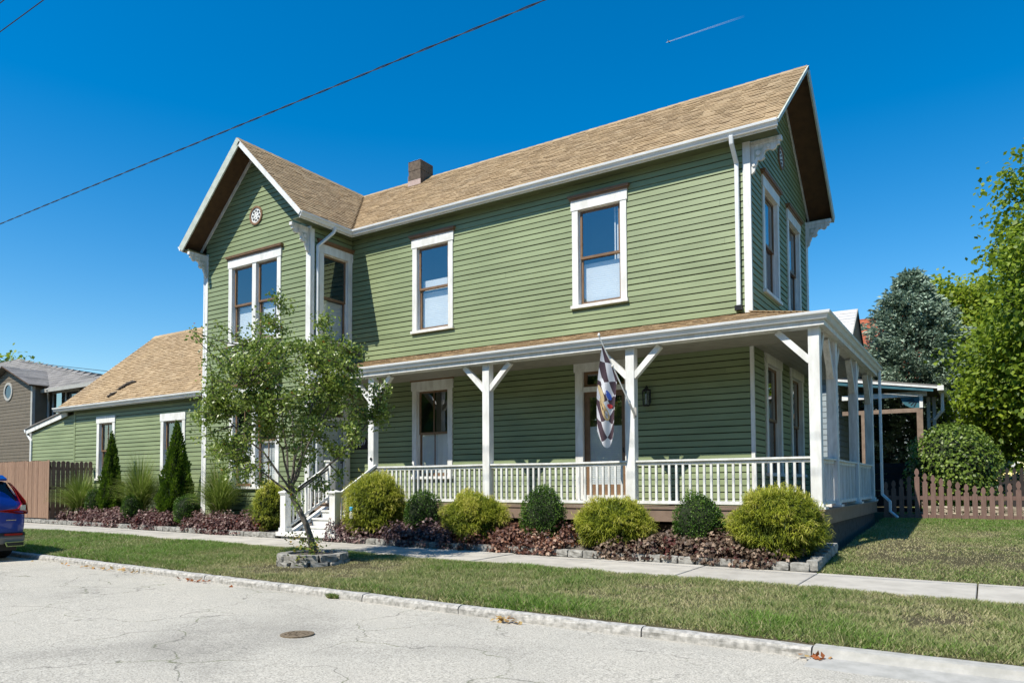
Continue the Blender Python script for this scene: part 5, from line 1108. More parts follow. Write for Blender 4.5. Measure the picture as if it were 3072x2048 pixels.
M['maple'] = leafmat('maple_leaf', [(0, (0.05, 0.10, 0.01)), (0.5, (0.17, 0.25, 0.018)), (1, (0.35, 0.43, 0.04))], 0.42)
M['ygreen'] = leafmat('yellow_green_leaf', [(0, (0.10, 0.15, 0.012)), (0.5, (0.25, 0.32, 0.025)), (1, (0.42, 0.46, 0.06))], 0.45)
M['shrubleaf'] = leafmat('viburnum_leaf', [(0, (0.045, 0.08, 0.012)), (0.5, (0.13, 0.20, 0.025)), (1, (0.26, 0.34, 0.06))], 0.35, 0.4)
bigtree('maple_tree', (7.0, 14.2, -0.3), 0.22, (6.75, 14.0, 6.3), (2.85, 3.0, 4.5), 680, 62, 0.17, M['maple'], 'tall green maple filling the right edge', 3, 0.36)
bigtree('maple_tree', (6.6, 16.5, -0.3), 0.16, (5.7, 15.8, 3.9), (2.5, 2.2, 2.5), 380, 56, 0.16, M['maple'], 'low spreading maple limb mass behind the round shrub', 4, 0.4)
bigtree('lime_tree', (3.2, 31.0, -0.3), 0.25, (3.0, 30.5, 8.2), (2.3, 2.4, 3.6), 280, 56, 0.22, M['ygreen'], 'yellow-green tree rising between spruce and maple', 5, 0.5)
bigtree('far_tree', (-88, 24.0, -0.3), 0.5, (-87.6, 23.0, 11.6), (3.2, 3, 3.6), 90, 34, 0.5, M['maple'], 'treetop showing above the dark grey house on the left', 6, 0.9)
bigtree('backyard_tree', (-3.5, 24.0, -0.3), 0.2, (-3, 23, 3.0), (3, 2.5, 2.6), 160, 40, 0.2, M['maple'], 'dark green tree behind the neighbouring porch', 7, 0.5)
bigtree('backyard_tree', (11, 24.0, -0.3), 0.25, (11, 23, 5.0), (4.5, 3, 5), 200, 40, 0.24, M['maple'], 'far tree closing the view behind the maple', 8, 0.6)
rsb = empty('round_shrub', (3.15, 8.0, -0.3)); tag(rsb, 'large round leafy green shrub behind the picket fence', 'shrub')
c = np.array([3.15, 8.1, 0.98]); rad = np.array([1.10, 1.05, 1.22]); core_blob('inner_branches', c, rad*0.80, rsb, M['dark_leaf'], 3)
n = 7500; d = sph(n, -0.95); r_ = lumps(d, 2, 0.05)*RNG.uniform(0.80, 1.03, n); P = c+d*rad*r_[:, None]; P[:, 2] = np.maximum(P[:, 2], -0.25)
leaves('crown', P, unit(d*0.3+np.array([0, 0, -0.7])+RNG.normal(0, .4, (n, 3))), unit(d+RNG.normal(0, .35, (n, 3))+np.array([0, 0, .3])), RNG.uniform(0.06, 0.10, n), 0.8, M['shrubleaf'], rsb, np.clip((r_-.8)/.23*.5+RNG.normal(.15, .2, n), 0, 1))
n = 26000; x = RNG.uniform(-60, 45, n); top = 10.5+4.5*vnoise(x, 0*x, 0.12)+2.0*vnoise(x, 0*x+9, 0.5); z = -0.5+top*RNG.random(n)**0.8; y = -31-4.0*RNG.random(n)+1.5*vnoise(x, z, 0.4)
hd = leaves('opposite_trees', np.stack([x, y, z], -1), RNG.normal(0, 1, (n, 3)), unit(RNG.normal(0, .6, (n, 3))+np.array([0, .8, .5])), RNG.uniform(.7, 1.2, n), .8, M['maple'], None, RNG.random(n)*.5); tag(hd, 'dense row of street trees opposite, mirrored in the windows', 'trees', kind='stuff')
n = 9000; x = RNG.uniform(4.5, 24, n); z = -0.3+RNG.random(n)*(4.2+1.5*vnoise(x, 0*x, .4)); y = 26+2.5*RNG.random(n); hd = leaves('far_hedge', np.stack([x, y, z], -1), RNG.normal(0, 1, (n, 3)), unit(RNG.normal(0, .6, (n, 3))+np.array([0, -.6, .6])), RNG.uniform(.2, .35, n), .8, M['maple'], None, RNG.random(n)*.6); tag(hd, 'dark hedge closing the view at the right edge', 'hedge', kind='stuff')
# blue spruce
M['spruce'] = leafmat('blue_spruce_needles', [(0, (0.04, 0.07, 0.042)), (0.5, (0.155, 0.225, 0.155)), (1, (0.36, 0.45, 0.34))], 0.12, 0.6, 0.3)
def spruce(base, h, rb, label):
    o = empty('blue_spruce', base); tag(o, label, 'tree'); bx_, by_, bz_ = base; mb = MB(); mb.tube([(bx_, by_, bz_), (bx_, by_, bz_+h*0.97)], [0.22, 0.02], 8); P = []; A = []; Tn = []
    z = 0.6
    while z < h-0.05:
        f_ = z/h; rl = rb*(1-f_)**0.78*1.0+0.05; nb = int(11-5*f_)
        for j in range(nb):
            a = 2*math.pi*j/nb+z*2.4+random.uniform(-.25, .25); L_ = rl*random.uniform(.78, 1.12); dv = Vector((math.cos(a), math.sin(a), 0)); droop = 0.22-0.5*f_
            p_ = [Vector((bx_, by_, bz_+z))+dv*L_*t_+Vector((0, 0, -droop*L_*t_*1.3+0.30*L_*t_**2)) for t_ in (0, .25, .5, .75, 1)]
            mb.tube(p_, [0.03, 0.025, 0.018, 0.012, 0.005], 4, cap=False); side = Vector((-dv.y, dv.x, 0))
            ns = int(26+80*L_/rb)
            for k in range(ns):
                t_ = random.uniform(0.12, 1.0)**0.8; i_ = min(3, int(t_*4)); q = p_[i_].lerp(p_[i_+1], t_*4-i_); sg = random.choice((-1, 1)); wl = 0.36*L_*(1-t_)+0.16
                off = side*sg*random.uniform(0, wl); P.append(q+off+Vector((0, 0, random.uniform(-.14, .03)))); A.append(dv*0.8+side*sg*0.6*random.random()+Vector((0, 0, random.uniform(-.35, .35)))); Tn.append(0.25+0.5*t_+random.gauss(0, .15))
        z += 0.34*(1-0.5*f_)
    mb.build('trunk', M['bark'], o); P = np.array([tuple(q) for q in P]); A = np.array([tuple(q) for q in A]); n = len(P)
    # each spray = 3 small crossed quads
    PP = np.repeat(P, 3, 0)+RNG.normal(0, .05, (3*n, 3)); AA = np.repeat(A, 3, 0)+RNG.normal(0, .35, (3*n, 3)); TT = np.repeat(np.array(Tn), 3)+RNG.normal(0, .1, 3*n)
    leaves('crown', PP, AA, unit(RNG.normal(0, .7, (3*n, 3))+np.array([0, 0, .7])), RNG.uniform(.14, .26, 3*n), 0.40, M['spruce'], o, np.clip(TT, 0, 1))
spruce((1.45, 19.0, -0.3), 9.5, 4.1, 'blue-grey spruce rising behind the side porch')

# ------------------------------------------------------------------ parked car (heads left, only its tail is in view)
m, t, b = nodes('metallic_blue_paint'); b.inputs['Base Color'].default_value = (0.005, 0.035, 0.30, 1); b.inputs['Metallic'].default_value = 0.25; b.inputs['Roughness'].default_value = 0.3; b.inputs['Coat Weight'].default_value = 1.0; b.inputs['Coat Roughness'].default_value = 0.03; M['bluecar'] = m
m, t, b = nodes('dark_car_glass'); b.inputs['Base Color'].default_value = (0.008, 0.009, 0.01, 1); b.inputs['Roughness'].default_value = 0.04; b.inputs['Specular IOR Level'].default_value = 0.6; M['carglass'] = m
m, t, b = nodes('red_tail_lens'); b.inputs['Base Color'].default_value = (0.30, 0.012, 0.010, 1); b.inputs['Roughness'].default_value = 0.08; b.inputs['Coat Weight'].default_value = 1; M['lens'] = m
m, t, b = nodes('clear_lens'); b.inputs['Base Color'].default_value = (0.6, 0.58, 0.5, 1); b.inputs['Roughness'].default_value = 0.1; M['clearlens'] = m
m, t, b = nodes('chrome'); b.inputs['Base Color'].default_value = (0.75, 0.75, 0.75, 1); b.inputs['Metallic'].default_value = 1; b.inputs['Roughness'].default_value = 0.12; M['chrome'] = m
M['rubber'] = paint('tyre_rubber', (0.018, 0.018, 0.018), (0.012, 0.012, 0.012), 8, 0.8)
M['bumper'] = paint('grey_bumper', (0.20, 0.19, 0.175), (0.17, 0.165, 0.15), 4, 0.5, bmp=0.05)
M['plastic'] = paint('black_plastic', (0.022, 0.022, 0.022), (0.03, 0.03, 0.03), 6, 0.55)
car = empty('parked_suv', (-15.0, -8.66, -0.885)); tag(car, 'dark blue SUV parked at the kerb, cut off by the left edge', 'car')
CX, CY, CZ = -12.36, -8.66, -0.885
def cp(l, wv, z): return (CX-l, CY+wv, CZ+z)           # l forward from tail, wv towards kerb, z above road
# stations: forward, half width at sill, belt, roof ; z sill, belt, roof
ST = [(0.00, .80, .83, .60, .42, 1.06, 1.08), (0.06, .88, .90, .62, .36, 1.10, 1.22), (0.20, .91, .92, .63, .33, 1.13, 1.44), (0.36, .92, .93, .63, .31, 1.15, 1.60), (0.60, .925, .935, .63, .30, 1.14, 1.655), (1.2, .93, .935, .635, .28, 1.10, 1.685), (2.0, .93, .935, .635, .27, 1.07, 1.69), (2.7, .93, .93, .62, .27, 1.05, 1.65), (3.25, .93, .92, .58, .27, 1.03, 1.40), (3.6, .93, .91, .60, .27, 1.02, 1.08), (4.1, .91, .88, .60, .27, .95, 1.0), (4.5, .86, .80, .55, .28, .80, .86), (4.66, .70, .68, .45, .32, .66, .70)]
rings = []
for l, ws, wb, wr, zs, zb, zr in ST:
    half = [(0, zs), (ws*.85, zs), (ws, zs+.10), (ws+.012, (zs+zb)/2), (wb, zb-.04), (wb-.02, zb), ((wb+wr)/2+.02, (zb+zr)/2+.01), (wr+.04, zr-.045), (wr*.7, zr-.008), (0, zr)]
    rings.append([cp(l, w_, z_) for w_, z_ in half]+[cp(l, -w_, z_) for w_, z_ in half[-2:0:-1]])
mb = MB(); k = len(rings[0])
for r_ in rings: mb.v += r_
for i_ in range(len(rings)-1):
    for j in range(k): mb.f.append((i_*k+j, i_*k+(j+1) % k, (i_+1)*k+(j+1) % k, (i_+1)*k+j))
mb.f += [tuple(range(k-1, -1, -1)), tuple((len(rings)-1)*k+j for j in range(k))]
body = mb.build('body', M['bluecar'], car, smooth=True); sd_ = body.modifiers.new('sub', 'SUBSURF'); sd_.levels = 1; sd_.render_levels = 2
def panel(name, pts, m, th=0.012, par=car, out=(1, 0, 0)):
    o = Vector(out)*th; mb = MB(); n = len(pts); P_ = [Vector(cp(*p)) for p in pts]; mb.v = [tuple(p) for p in P_]+[tuple(p+o) for p in P_]
    mb.f = [tuple(range(n-1, -1, -1)), tuple(range(n, 2*n))]+[(i_, (i_+1) % n, n+(i_+1) % n, n+i_) for i_ in range(n)]; return mb.build(name, m, par)
panel('rear_window', [(0.06, -.74, 1.10), (0.06, .74, 1.10), (0.10, .76, 1.16), (0.30, .62, 1.55), (0.32, .55, 1.575), (0.32, -.55, 1.575), (0.30, -.62, 1.55), (0.10, -.76, 1.16)], M['carglass'], 0.03)
panel('spoiler', [(0.20, -.60, 1.585), (0.20, .60, 1.585), (0.40, .60, 1.66), (0.40, -.60, 1.66)], M['bluecar'], 0.04, out=(0.5, 0, 1))
panel('roof_rail', [(0.7, .60, 1.69), (2.4, .60, 1.72), (2.4, .63, 1.72), (0.7, .63, 1.69)], M['plastic'], 0.03, out=(0, 0, 1)); panel('roof_rail', [(0.7, -.60, 1.69), (2.4, -.60, 1.72), (2.4, -.63, 1.72), (0.7, -.63, 1.69)], M['plastic'], 0.03, out=(0, 0, 1))
for s_ in (1, -1):
    tl = panel('tail_light', [(0.05, s_*.36, .98), (0.04, s_*.72, .93), (0.05, s_*.90, .92), (0.12, s_*.945, .95), (0.14, s_*.945, 1.08), (0.09, s_*.88, 1.19), (0.20, s_*.74, 1.44), (0.25, s_*.66, 1.55), (0.24, s_*.63, 1.55), (0.15, s_*.72, 1.38), (0.05, s_*.80, 1.12), (0.03, s_*.72, 1.03), (0.03, s_*.38, 1.00)], M['lens'], 0.06)
    panel('reverse_light', [(-.01, s_*.76, 1.00), (-.01, s_*.86, 1.00), (-.01, s_*.86, 1.10), (-.01, s_*.78, 1.10)], M['clearlens'], 0.02, tl)
    panel('reflector', [(-.03, s_*.48, .505), (-.03, s_*.80, .505), (-.03, s_*.80, .545), (-.03, s_*.48, .545)], M['lens'], 0.03)
    ex = MB(); ex.prism([(s_*.50, .29), (s_*.82, .29), (s_*.84, .36), (s_*.82, .385), (s_*.48, .385), (s_*.47, .36)], lambda a, c_, d: cp(-d, a, c_), 0.03, 0.10); e_ = ex.build('exhaust_tip', M['chrome'], car)
    panel('exhaust_opening', [(-.101, s_*.52, .305), (-.101, s_*.80, .305), (-.101, s_*.81, .37), (-.101, s_*.50, .37)], M['black'], 0.004, e_)
    panel('side_window', [(0.42, s_*.80, 1.19), (1.1, s_*.84, 1.16), (1.1, s_*.70, 1.55), (0.62, s_*.68, 1.53)], M['carglass'], 0.05, out=(0, s_, 0.3)); panel('side_window', [(1.15, s_*.84, 1.15), (2.0, s_*.84, 1.13), (2.0, s_*.69, 1.57), (1.15, s_*.69, 1.56)], M['carglass'], 0.05, out=(0, s_, 0.3)); panel('side_window', [(2.05, s_*.84, 1.13), (3.1, s_*.84, 1.10), (2.6, s_*.69, 1.56), (2.05, s_*.69, 1.57)], M['carglass'], 0.05, out=(0, s_, 0.3))
    mm = MB(); mm.hexa([cp(3.0, s_*.95, 1.10), cp(2.85, s_*.95, 1.10), cp(2.85, s_*1.12, 1.12), cp(3.0, s_*1.12, 1.12), cp(3.0, s_*.95, 1.25), cp(2.85, s_*.95, 1.25), cp(2.85, s_*1.12, 1.25), cp(3.0, s_*1.12, 1.25)]); mm.build('mirror', M['bluecar'], car)
    for l in (0.90, 3.58):
        wm = MB(); c_ = cp(l, s_*0.80, 0.355); prof = [(0.21, -.12), (0.33, -.12), (0.355, -.08), (0.355, .08), (0.33, .12), (0.21, .12)]; sg = 28
        for r_, d_ in prof:
            for j in range(sg): a = 2*math.pi*j/sg; wm.v.append((c_[0]+r_*math.cos(a), c_[1]+d_, c_[2]+r_*math.sin(a)))
        for i_ in range(len(prof)):
            i2 = (i_+1) % len(prof)
            for j in range(sg): wm.f.append((i_*sg+j, i_*sg+(j+1) % sg, i2*sg+(j+1) % sg, i2*sg+j))
        wh = wm.build('wheel', M['rubber'], car, smooth=False)
        rm = MB(); 
        for j in range(10):
            a = 2*math.pi*j/10; p_ = Vector(c_)+Vector((0, s_*.10, 0)); rm.beam(p_+Vector((.04*math.cos(a), 0, .04*math.sin(a))), p_+Vector((.22*math.cos(a), 0, .22*math.sin(a))), 0.035, 0.03, (0, 1, 0))
        rm.build('rim', M['chrome'], wh)
        panel('wheel_arch', [(l-.46, s_*.94, .30), (l-.40, s_*.95, .62), (l-.22, s_*.955, .79), (l, s_*.955, .83), (l+.22, s_*.955, .79), (l+.40, s_*.95, .62), (l+.46, s_*.94, .30)], M['plastic'], 0.012, out=(0, s_, 0))
bmp_ = MB(); bmp_.hexa([cp(0.25, .93, .33), cp(-.02, .84, .33), cp(-.02, -.84, .33), cp(0.25, -.93, .33), cp(0.25, .945, .50), cp(-.05, .86, .50), cp(-.05, -.86, .50), cp(0.25, -.945, .50)]); bmp_.build('rear_bumper', M['bumper'], car, bevel=0.03)
bmp_ = MB(); bmp_.hexa([cp(0.25, .94, .50), cp(-.035, .86, .50), cp(-.035, -.86, .50), cp(0.25, -.94, .50), cp(0.25, .94, .56), cp(-.02, .86, .56), cp(-.02, -.86, .56), cp(0.25, -.94, .56)]); bmp_.build('bumper_strip', M['plastic'], car, bevel=0.01)
bmp_ = MB(); bmp_.box(CX-4.4, CX-.15, CY-.78, CY+.78, CZ+.20, CZ+.36); bmp_.box(CX-.15, CX+.03, CY-.42, CY+.42, CZ+.24, CZ+.34); bmp_.build('underbody', M['plastic'], car)
panel('chrome_badge', [(-.002, .52, .80), (-.002, .70, .80), (-.002, .70, .815), (-.002, .52, .815)], M['chrome'], 0.012); panel('licence_plate', [(-.002, -.15, .72), (-.002, .15, .72), (-.002, .15, .87), (-.002, -.15, .87)], M['white'], 0.008)
panel('rear_wiper', [(0.06, -.05, 1.12), (0.09, .40, 1.14), (0.09, .40, 1.16), (0.06, -.05, 1.14)], M['plastic'], 0.05)

# ------------------------------------------------------------------ neighbouring houses
gh = empty('grey_house', (-44, 10, -0.3)); tag(gh, 'dark grey sided house with round window at the far left', 'house')
def sided(name, F_, s0, s1, z0, z1, ops, par, apex=None, hb=0.2): return wall(name, F_, s0, s1, z0, z1, ops, apex, par, M['greywall'], M['greywall'], hb)
FA = Fr((0, 6.0, 0), (1, 0, 0), (0, -1, 0)); FB = Fr((0, 7.0, 0), (1, 0, 0), (0, -1, 0)); FBS = Fr((-43.2, 0, 0), (0, 1, 0), (1, 0, 0))
sided('bay_wall', FA, -49.3, -43.2, -0.3, 6.6, [], gh, apex=(-46.25, 7.72, 6.55)); sided('main_wall', FB, -43.2, -36.4, -0.3, 6.3, [(-43.0+.3, -39.9, 4.62, 6.2)], gh)
flush_boards()
mb = MB(); mb.box(-43.21, -43.1, 6.0, 7.0, -0.3, 6.5); mb.build('side_wall', M['greywall'], gh); mb = MB(); mb.box(-36.5, -36.4, 7.0, 15, -0.3, 6.3); mb.build('side_wall', M['greywall'], gh)
wq = MB(); FB.box(wq, -42.85, -42.70, 4.55, 6.27, 0, .05); FB.box(wq, -39.9, -39.75, 4.55, 6.27, 0, .05); FB.box(wq, -42.70, -39.9, 6.12, 6.27, 0, .049); FB.box(wq, -42.70, -39.9, 4.55, 4.70, 0, .049); FB.box(wq, -41.36, -41.24, 4.70, 6.12, 0, .048); wn = wq.build('window', M['greytrim'], gh)
for a, b_ in ((-42.70, -41.36), (-41.24, -39.9)): pn = MB(); FB.quad(pn, a, b_, 4.70, 6.12, -.047); pn.build('pane', M['glass'], wn)
it = MB(); FB.box(it, -42.8, -39.8, 4.5, 6.3, -.5, -.45); it.build('interior', M['interior'], wn)
rw = MB(); k = 28; c0, c1 = (-46.12, 6.39), 0.52
for d in (0.0, .07): rw.v += [tuple(FA(c0[0]+.56*math.cos(2*math.pi*j/k), c0[1]+.56*math.sin(2*math.pi*j/k), d)) for j in range(k)]+[tuple(FA(c0[0]+.42*math.cos(2*math.pi*j/k), c0[1]+.42*math.sin(2*math.pi*j/k), d)) for j in range(k)]
for j in range(k): j2 = (j+1) % k; rw.f += [(2*k+j, 2*k+j2, 3*k+j2, 3*k+j), (j, j2, 2*k+j2, 2*k+j), (k+j2, k+j, 3*k+j, 3*k+j2)]
rn = rw.build('round_window', M['greytrim'], gh); m, t, b = nodes('sky_mirror_glass'); b.inputs['Base Color'].default_value = (0.03, 0.05, 0.07, 1); b.inputs['Roughness'].default_value = 0.02; b.inputs['Specular IOR Level'].default_value = 1.0; M['mirror'] = m
mb = MB(); mb.prism([(c0[0]+.42*math.cos(2*math.pi*j/k), c0[1]+.42*math.sin(2*math.pi*j/k)) for j in range(k)], lambda a, c_, d: FA(a, c_, d), 0.027, 0.032); mb.build('pane', M['mirror'], rn)
grf = roof('roof', (-68, 6.5, 6.35), (-36.1, 6.5, 6.35), (-66, 10.2, 9.85), (-55.5, 10.2, 9.85), gh, M['gshingle'], exp=0.28, tw=(.4, .9), seed=31)
roof('roof_end', (-36.1, 6.5, 6.35), (-36.1, 14.0, 6.35), (-55.5, 10.2, 9.85), (-55.5, 10.21, 9.85), gh, M['gshingle'], exp=0.28, tw=(.4, .9), seed=32)
roof('bay_roof', (-42.7, 5.6, 6.55), (-42.7, 8.5, 6.55), (-46.25, 5.6, 7.95), (-46.25, 9.0, 7.95), gh, M['gshingle'], exp=0.28, tw=(.4, .9), seed=33); roof('bay_roof', (-49.8, 9.0, 6.55), (-49.8, 5.6, 6.55), (-46.25, 9.0, 7.95), (-46.25, 5.6, 7.95), gh, M['gshingle'], tabs=False, slab=M['gshingle'])
mb = MB(); mb.box(-43.2, -36.1, 6.4, 6.5, 6.15, 6.36); mb.build('fascia', M['greytrim'], gh); mb = MB(); mb.box(-43.25, -43.05, 5.94, 6.1, -0.3, 6.5); mb.build('corner_board', M['greytrim'], gh)
spout([(-42.3, 6.38, 6.3), (-42.4, 6.5, 6.1), (-43.0, 6.8, 5.7), (-43.0, 6.85, -0.2)], gh, 0.12, mt=M['greytrim'])
mb = MB(); mb.tube([(-55.6, 10.0, 8.9), (-55.6, 10.0, 9.75)], 0.09, 8); mb.build('vent_pipe', M['greytrim'], gh)

nh = empty('pale_house', (-4, 16, -0.3)); tag(nh, 'pale grey neighbour house with light shingle gable behind the side porch', 'house')
nr = roof('roof', (-11, 12.6, 4.45), (-0.15, 12.6, 4.45), (-11, 16.0, 7.32), (-0.15, 16.0, 7.32), nh, M['wshingle'], exp=0.22, tw=(.25, .6), seed=41, slab=M['oldwhite']); roof('roof_back', (-0.15, 19.4, 4.45), (-11, 19.4, 4.45), (-0.15, 16, 7.32), (-11, 16, 7.32), nh, M['wshingle'], tabs=False, slab=M['wshingle'])
for sy in (12.6, 19.4): rake((-0.15, sy, 4.45), (-0.15, 16.0, 7.32), (1, 0, 0), nr, M['black'] if sy > 13 else M['greytrim'], 0.14, 0.0)
FN = Fr((0, 13.0, 0), (1, 0, 0), (0, -1, 0)); FNG = Fr((-0.45, 0, 0), (0, 1, 0), (1, 0, 0))
wall('front_wall', FN, -11, -0.45, -0.3, 4.5, [(-3.2, -2.2, 0.8, 2.6)], None, nh, M['paleblue'], M['paleblue'], 0.2); wall('gable_wall', FNG, 13.0, 19.0, -0.3, 4.5, [], (16.0, 7.2, 4.7), nh, M['paleblue'], M['paleblue'], 0.2)
flush_boards()
gutter((-11, 12.62, 4.5), (-0.1, 12.62, 4.5), (0, -1, 0), nr)
it = MB(); FN.box(it, -3.3, -2.1, .7, 2.7, -.14, -.125); it.build('window', M['carglass'], nh)
np_ = empty('neighbour_porch', (1, 14, -0.3)); tag(np_, 'open timber porch with white beams and teal fan brackets behind the fence', 'porch')
mb = MB(); mb.hexa([(-0.4, 12.7, 4.22), (2.62, 12.7, 3.74), (2.62, 17, 3.74), (-0.4, 17, 4.22), (-0.4, 12.7, 4.27), (2.62, 12.7, 3.79), (2.62, 17, 3.79), (-0.4, 17, 4.27)]); mb.build('roof', M['gshingle'], np_)
mb = MB(); mb.hexa([(-0.4, 12.66, 4.13), (2.62, 12.66, 3.67), (2.62, 12.70, 3.67), (-0.4, 12.70, 4.13), (-0.4, 12.66, 4.21), (2.62, 12.66, 3.73), (2.62, 12.70, 3.73), (-0.4, 12.70, 4.21)]); mb.build('fascia', M['white'], np_)
mb = MB(); mb.hexa([(-0.4, 12.69, 4.00), (2.5, 12.69, 3.58), (2.5, 12.72, 3.58), (-0.4, 12.72, 4.00), (-0.4, 12.69, 4.13), (2.5, 12.69, 3.67), (2.5, 12.72, 3.67), (-0.4, 12.72, 4.13)]); mb.build('teal_trim', M['teal'], np_)
mb = MB(); mb.box(-0.3, 2.30, 12.95, 13.07, 3.48, 3.64); mb.build('beam', M['white'], np_); mb = MB(); mb.box(-0.3, 2.17, 12.96, 13.06, 2.95, 3.09); mb.build('beam', M['timber'], np_)
mb = MB(); mb.box(1.99, 2.17, 12.95, 13.1, -0.3, 2.95); mb.build('post', M['timber'], np_); mb = MB(); mb.box(2.08, 2.18, 12.93, 13.06, 3.09, 3.48); mb.build('king_post', M['white'], np_)
for x0 in (0.3,): mb = MB(); mb.box(x0, x0+.16, 12.95, 13.1, -0.3, 2.95); mb.build('post', M['timber'], np_)
mb = MB(); mb.prism([(2.08, 3.46), (1.52, 3.46), (1.56, 3.33), (1.66, 3.20), (1.80, 3.12), (1.95, 3.09), (2.08, 3.09)], lambda a, c_, d: (a, d, c_), 12.97, 13.0); fb = mb.build('fan_bracket', M['teal'], np_)
mb = MB()
for j in range(4):
    a = R(195+17*j); mb.beam((2.06+.16*math.cos(a), 12.967, 3.44+.16*math.sin(a)), (2.06+.36*math.cos(a), 12.967, 3.44+.34*math.sin(a)), 0.03, 0.006, (0, 1, 0))
mb.build('fan_slot', M['black'], fb)
mb = MB(); mb.box(2.62, 2.80, 12.64, 17, 3.60, 3.76); mb.build('gutter', M['white'], np_); spout([(2.72, 13.4, 3.6), (2.72, 13.4, 3.0), (2.5, 13.6, 2.75), (2.3, 13.9, 2.7)], np_, .1)
for x0 in (2.25, 2.42): mb = MB(); mb.box(x0, x0+.1, 13.6, 13.75, 2.4, 3.5); mb.build('louvre', M['greytrim'], np_)
mb = MB(); mb.box(-0.4, 2.2, 16.8, 16.9, -0.3, 1.4); mb.build('back_rail', M['blackfence'], np_)
rh = empty('red_roof_house', (-4, 27, -0.3)); tag(rh, 'house with red shingle roof far behind the spruce', 'house')
roof('roof', (-12, 23.4, 5.4), (1.6, 23.4, 5.4), (-12, 27, 9.15), (1.6, 27, 9.15), rh, M['rshingle'], exp=.3, tw=(.4, .8), seed=51); roof('roof_back', (1.6, 30.6, 5.4), (-12, 30.6, 5.4), (1.6, 27, 9.15), (-12, 27, 9.15), rh, M['rshingle'], tabs=False, slab=M['rshingle'])
mb = MB(); mb.box(-11.7, 1.3, 23.8, 30.2, -0.3, 5.5); mb.prism([(23.8, 5.5), (30.2, 5.5), (27, 8.9)], lambda a, c_, d: (d, a, c_), 1.2, 1.3); mb.build('wall', M['paleblue'], rh)
mb = MB(); mb.box(-6, -5, 23.76, 23.79, 1, 2.6); mb.box(-2, -1, 23.76, 23.79, 1, 2.6); mb.build('window', M['carglass'], rh)

# ------------------------------------------------------------------ wires, contrail, street bits
def wire(name, pts, r_, label, twist=False):
    o = empty(name, pts[0]); tag(o, label, 'wire', 'overhead wires'); mb = MB()
    if not twist: mb.tube(pts, r_, 5); mb.build('cable', M['wire'], o)
    else:
        pts = [Vector(p) for p in pts]; a, b_ = pts[0], pts[-1]; n = int((b_-a).length/0.07)
        for ph, nm in ((0, 'cable'), (math.pi, 'carrier')):
            mb = MB(); mb.tube([a.lerp(b_, i_/n)+Vector((0, 0.007*math.cos(i_*0.6+ph), 0.007*math.sin(i_*0.6+ph)+0.10*math.sin(math.pi*1.5*i_/n))) for i_ in range(n+1)], r_, 5); mb.build(nm, M['wire'] if ph == 0 else M['greytrim2'], o)
M['greytrim2'] = paint('aluminium_wire', (0.10, 0.11, 0.14), (0.06, 0.065, 0.08), 8, .5, bmp=0)
wire('twisted_cable', [(-60, -8, 6.0), (25, -8, 6.0)], 0.006, 'twisted overhead cable crossing the whole sky above the house', True)
wire('power_line', [(-70, -8, 10.05), (25, -8, 10.35)], 0.010, 'straight overhead wire at the upper left, the lower of two')
wire('power_line', [(-70, -8, 10.75), (25, -8, 10.95)], 0.010, 'overhead wire cutting the very top left corner')
wire('service_wire', [(-39.96, 4.0, 7.37), (-31.4, 4.0, 6.11), (-28, 4.0, 5.6)], 0.014, 'thin service wire between the grey house and the low tan roof')
m, t, b = nodes('contrail_ice'); b.inputs['Base Color'].default_value = (0.9, 0.92, 0.95, 1); b.inputs['Roughness'].default_value = 1
tcn = N(t, 'ShaderNodeAttribute', attribute_name='tint'); tr = N(t, 'ShaderNodeBsdfTransparent'); mx = N(t, 'ShaderNodeMixShader'); t.links.new(tcn.outputs['Fac'], mx.inputs[0]); t.links.new(tr.outputs[0], mx.inputs[1]); t.links.new(b.outputs[0], mx.inputs[2]); t.links.new(mx.outputs[0], t.nodes['Material Output'].inputs[0])
mb = MB(); q0, q1 = Vector((-1472, 4000, 2575)), Vector((-1047, 4000, 2572)); kk = 24; mb.tube([q0.lerp(q1, j/kk) for j in range(kk+1)], [2.4+3.2*j/kk for j in range(kk+1)], 6, cap=False)
me = mb.mesh('contrail', m, True); at_ = me.attributes.new('tint', 'FLOAT', 'POINT')
for j in range(len(me.vertices)): at_.data[j].value = max(0.0, 0.20*(1-(j//6)/kk)**0.8)
ct = link('contrail', me); tag(ct, 'short thin white contrail high in the blue sky', 'contrail')
pl = empty('aeroplane', tuple(q0)); tag(pl, 'tiny white jet at the head of the contrail', 'aeroplane'); mb = MB(); mb.tube([q0+Vector((-30, 0, 0)), q0+Vector((-26, 0, 0)), q0+Vector((4, 0, 0))], [0.5, 2, 1], 6); mb.hexa([q0+Vector(v) for v in [(-16, -14, -.3), (-12, -14, -.3), (-10, 14, -.3), (-16, 14, -.3), (-16, -14, .3), (-12, -14, .3), (-10, 14, .3), (-16, 14, .3)]]); mb.build('fuselage', M['white'], pl)
uc = empty('utility_cover', (-1.93, -9.88, -0.95)); tag(uc, 'rusty brown oval valve cover set in the road', 'cover'); M['rust'] = paint('rusty_iron', (0.20, 0.155, 0.10), (0.10, 0.075, 0.05), 30, .9, bmp=.8)
ucz = -0.955+0.05*2.0/4+0.0116+0.01
mb = MB(); mb.lathe((-1.93, -9.88, ucz-0.02), [(0.165, 0), (0.165, 0.024), (0.15, 0.026)], 28); lid = mb.build('lid', M['rust'], uc)
mb = MB(); rs = random.Random(4)
for a in range(40):
    x_, y_ = rs.uniform(-.12, .12), rs.uniform(-.12, .12)
    if x_*x_+y_*y_ < .0144: mb.box(-1.93+x_-.007, -1.93+x_+.007, -9.88+y_-.007, -9.88+y_+.007, ucz+0.006, ucz+0.011)
mb.build('lid_stud', M['rust'], lid)
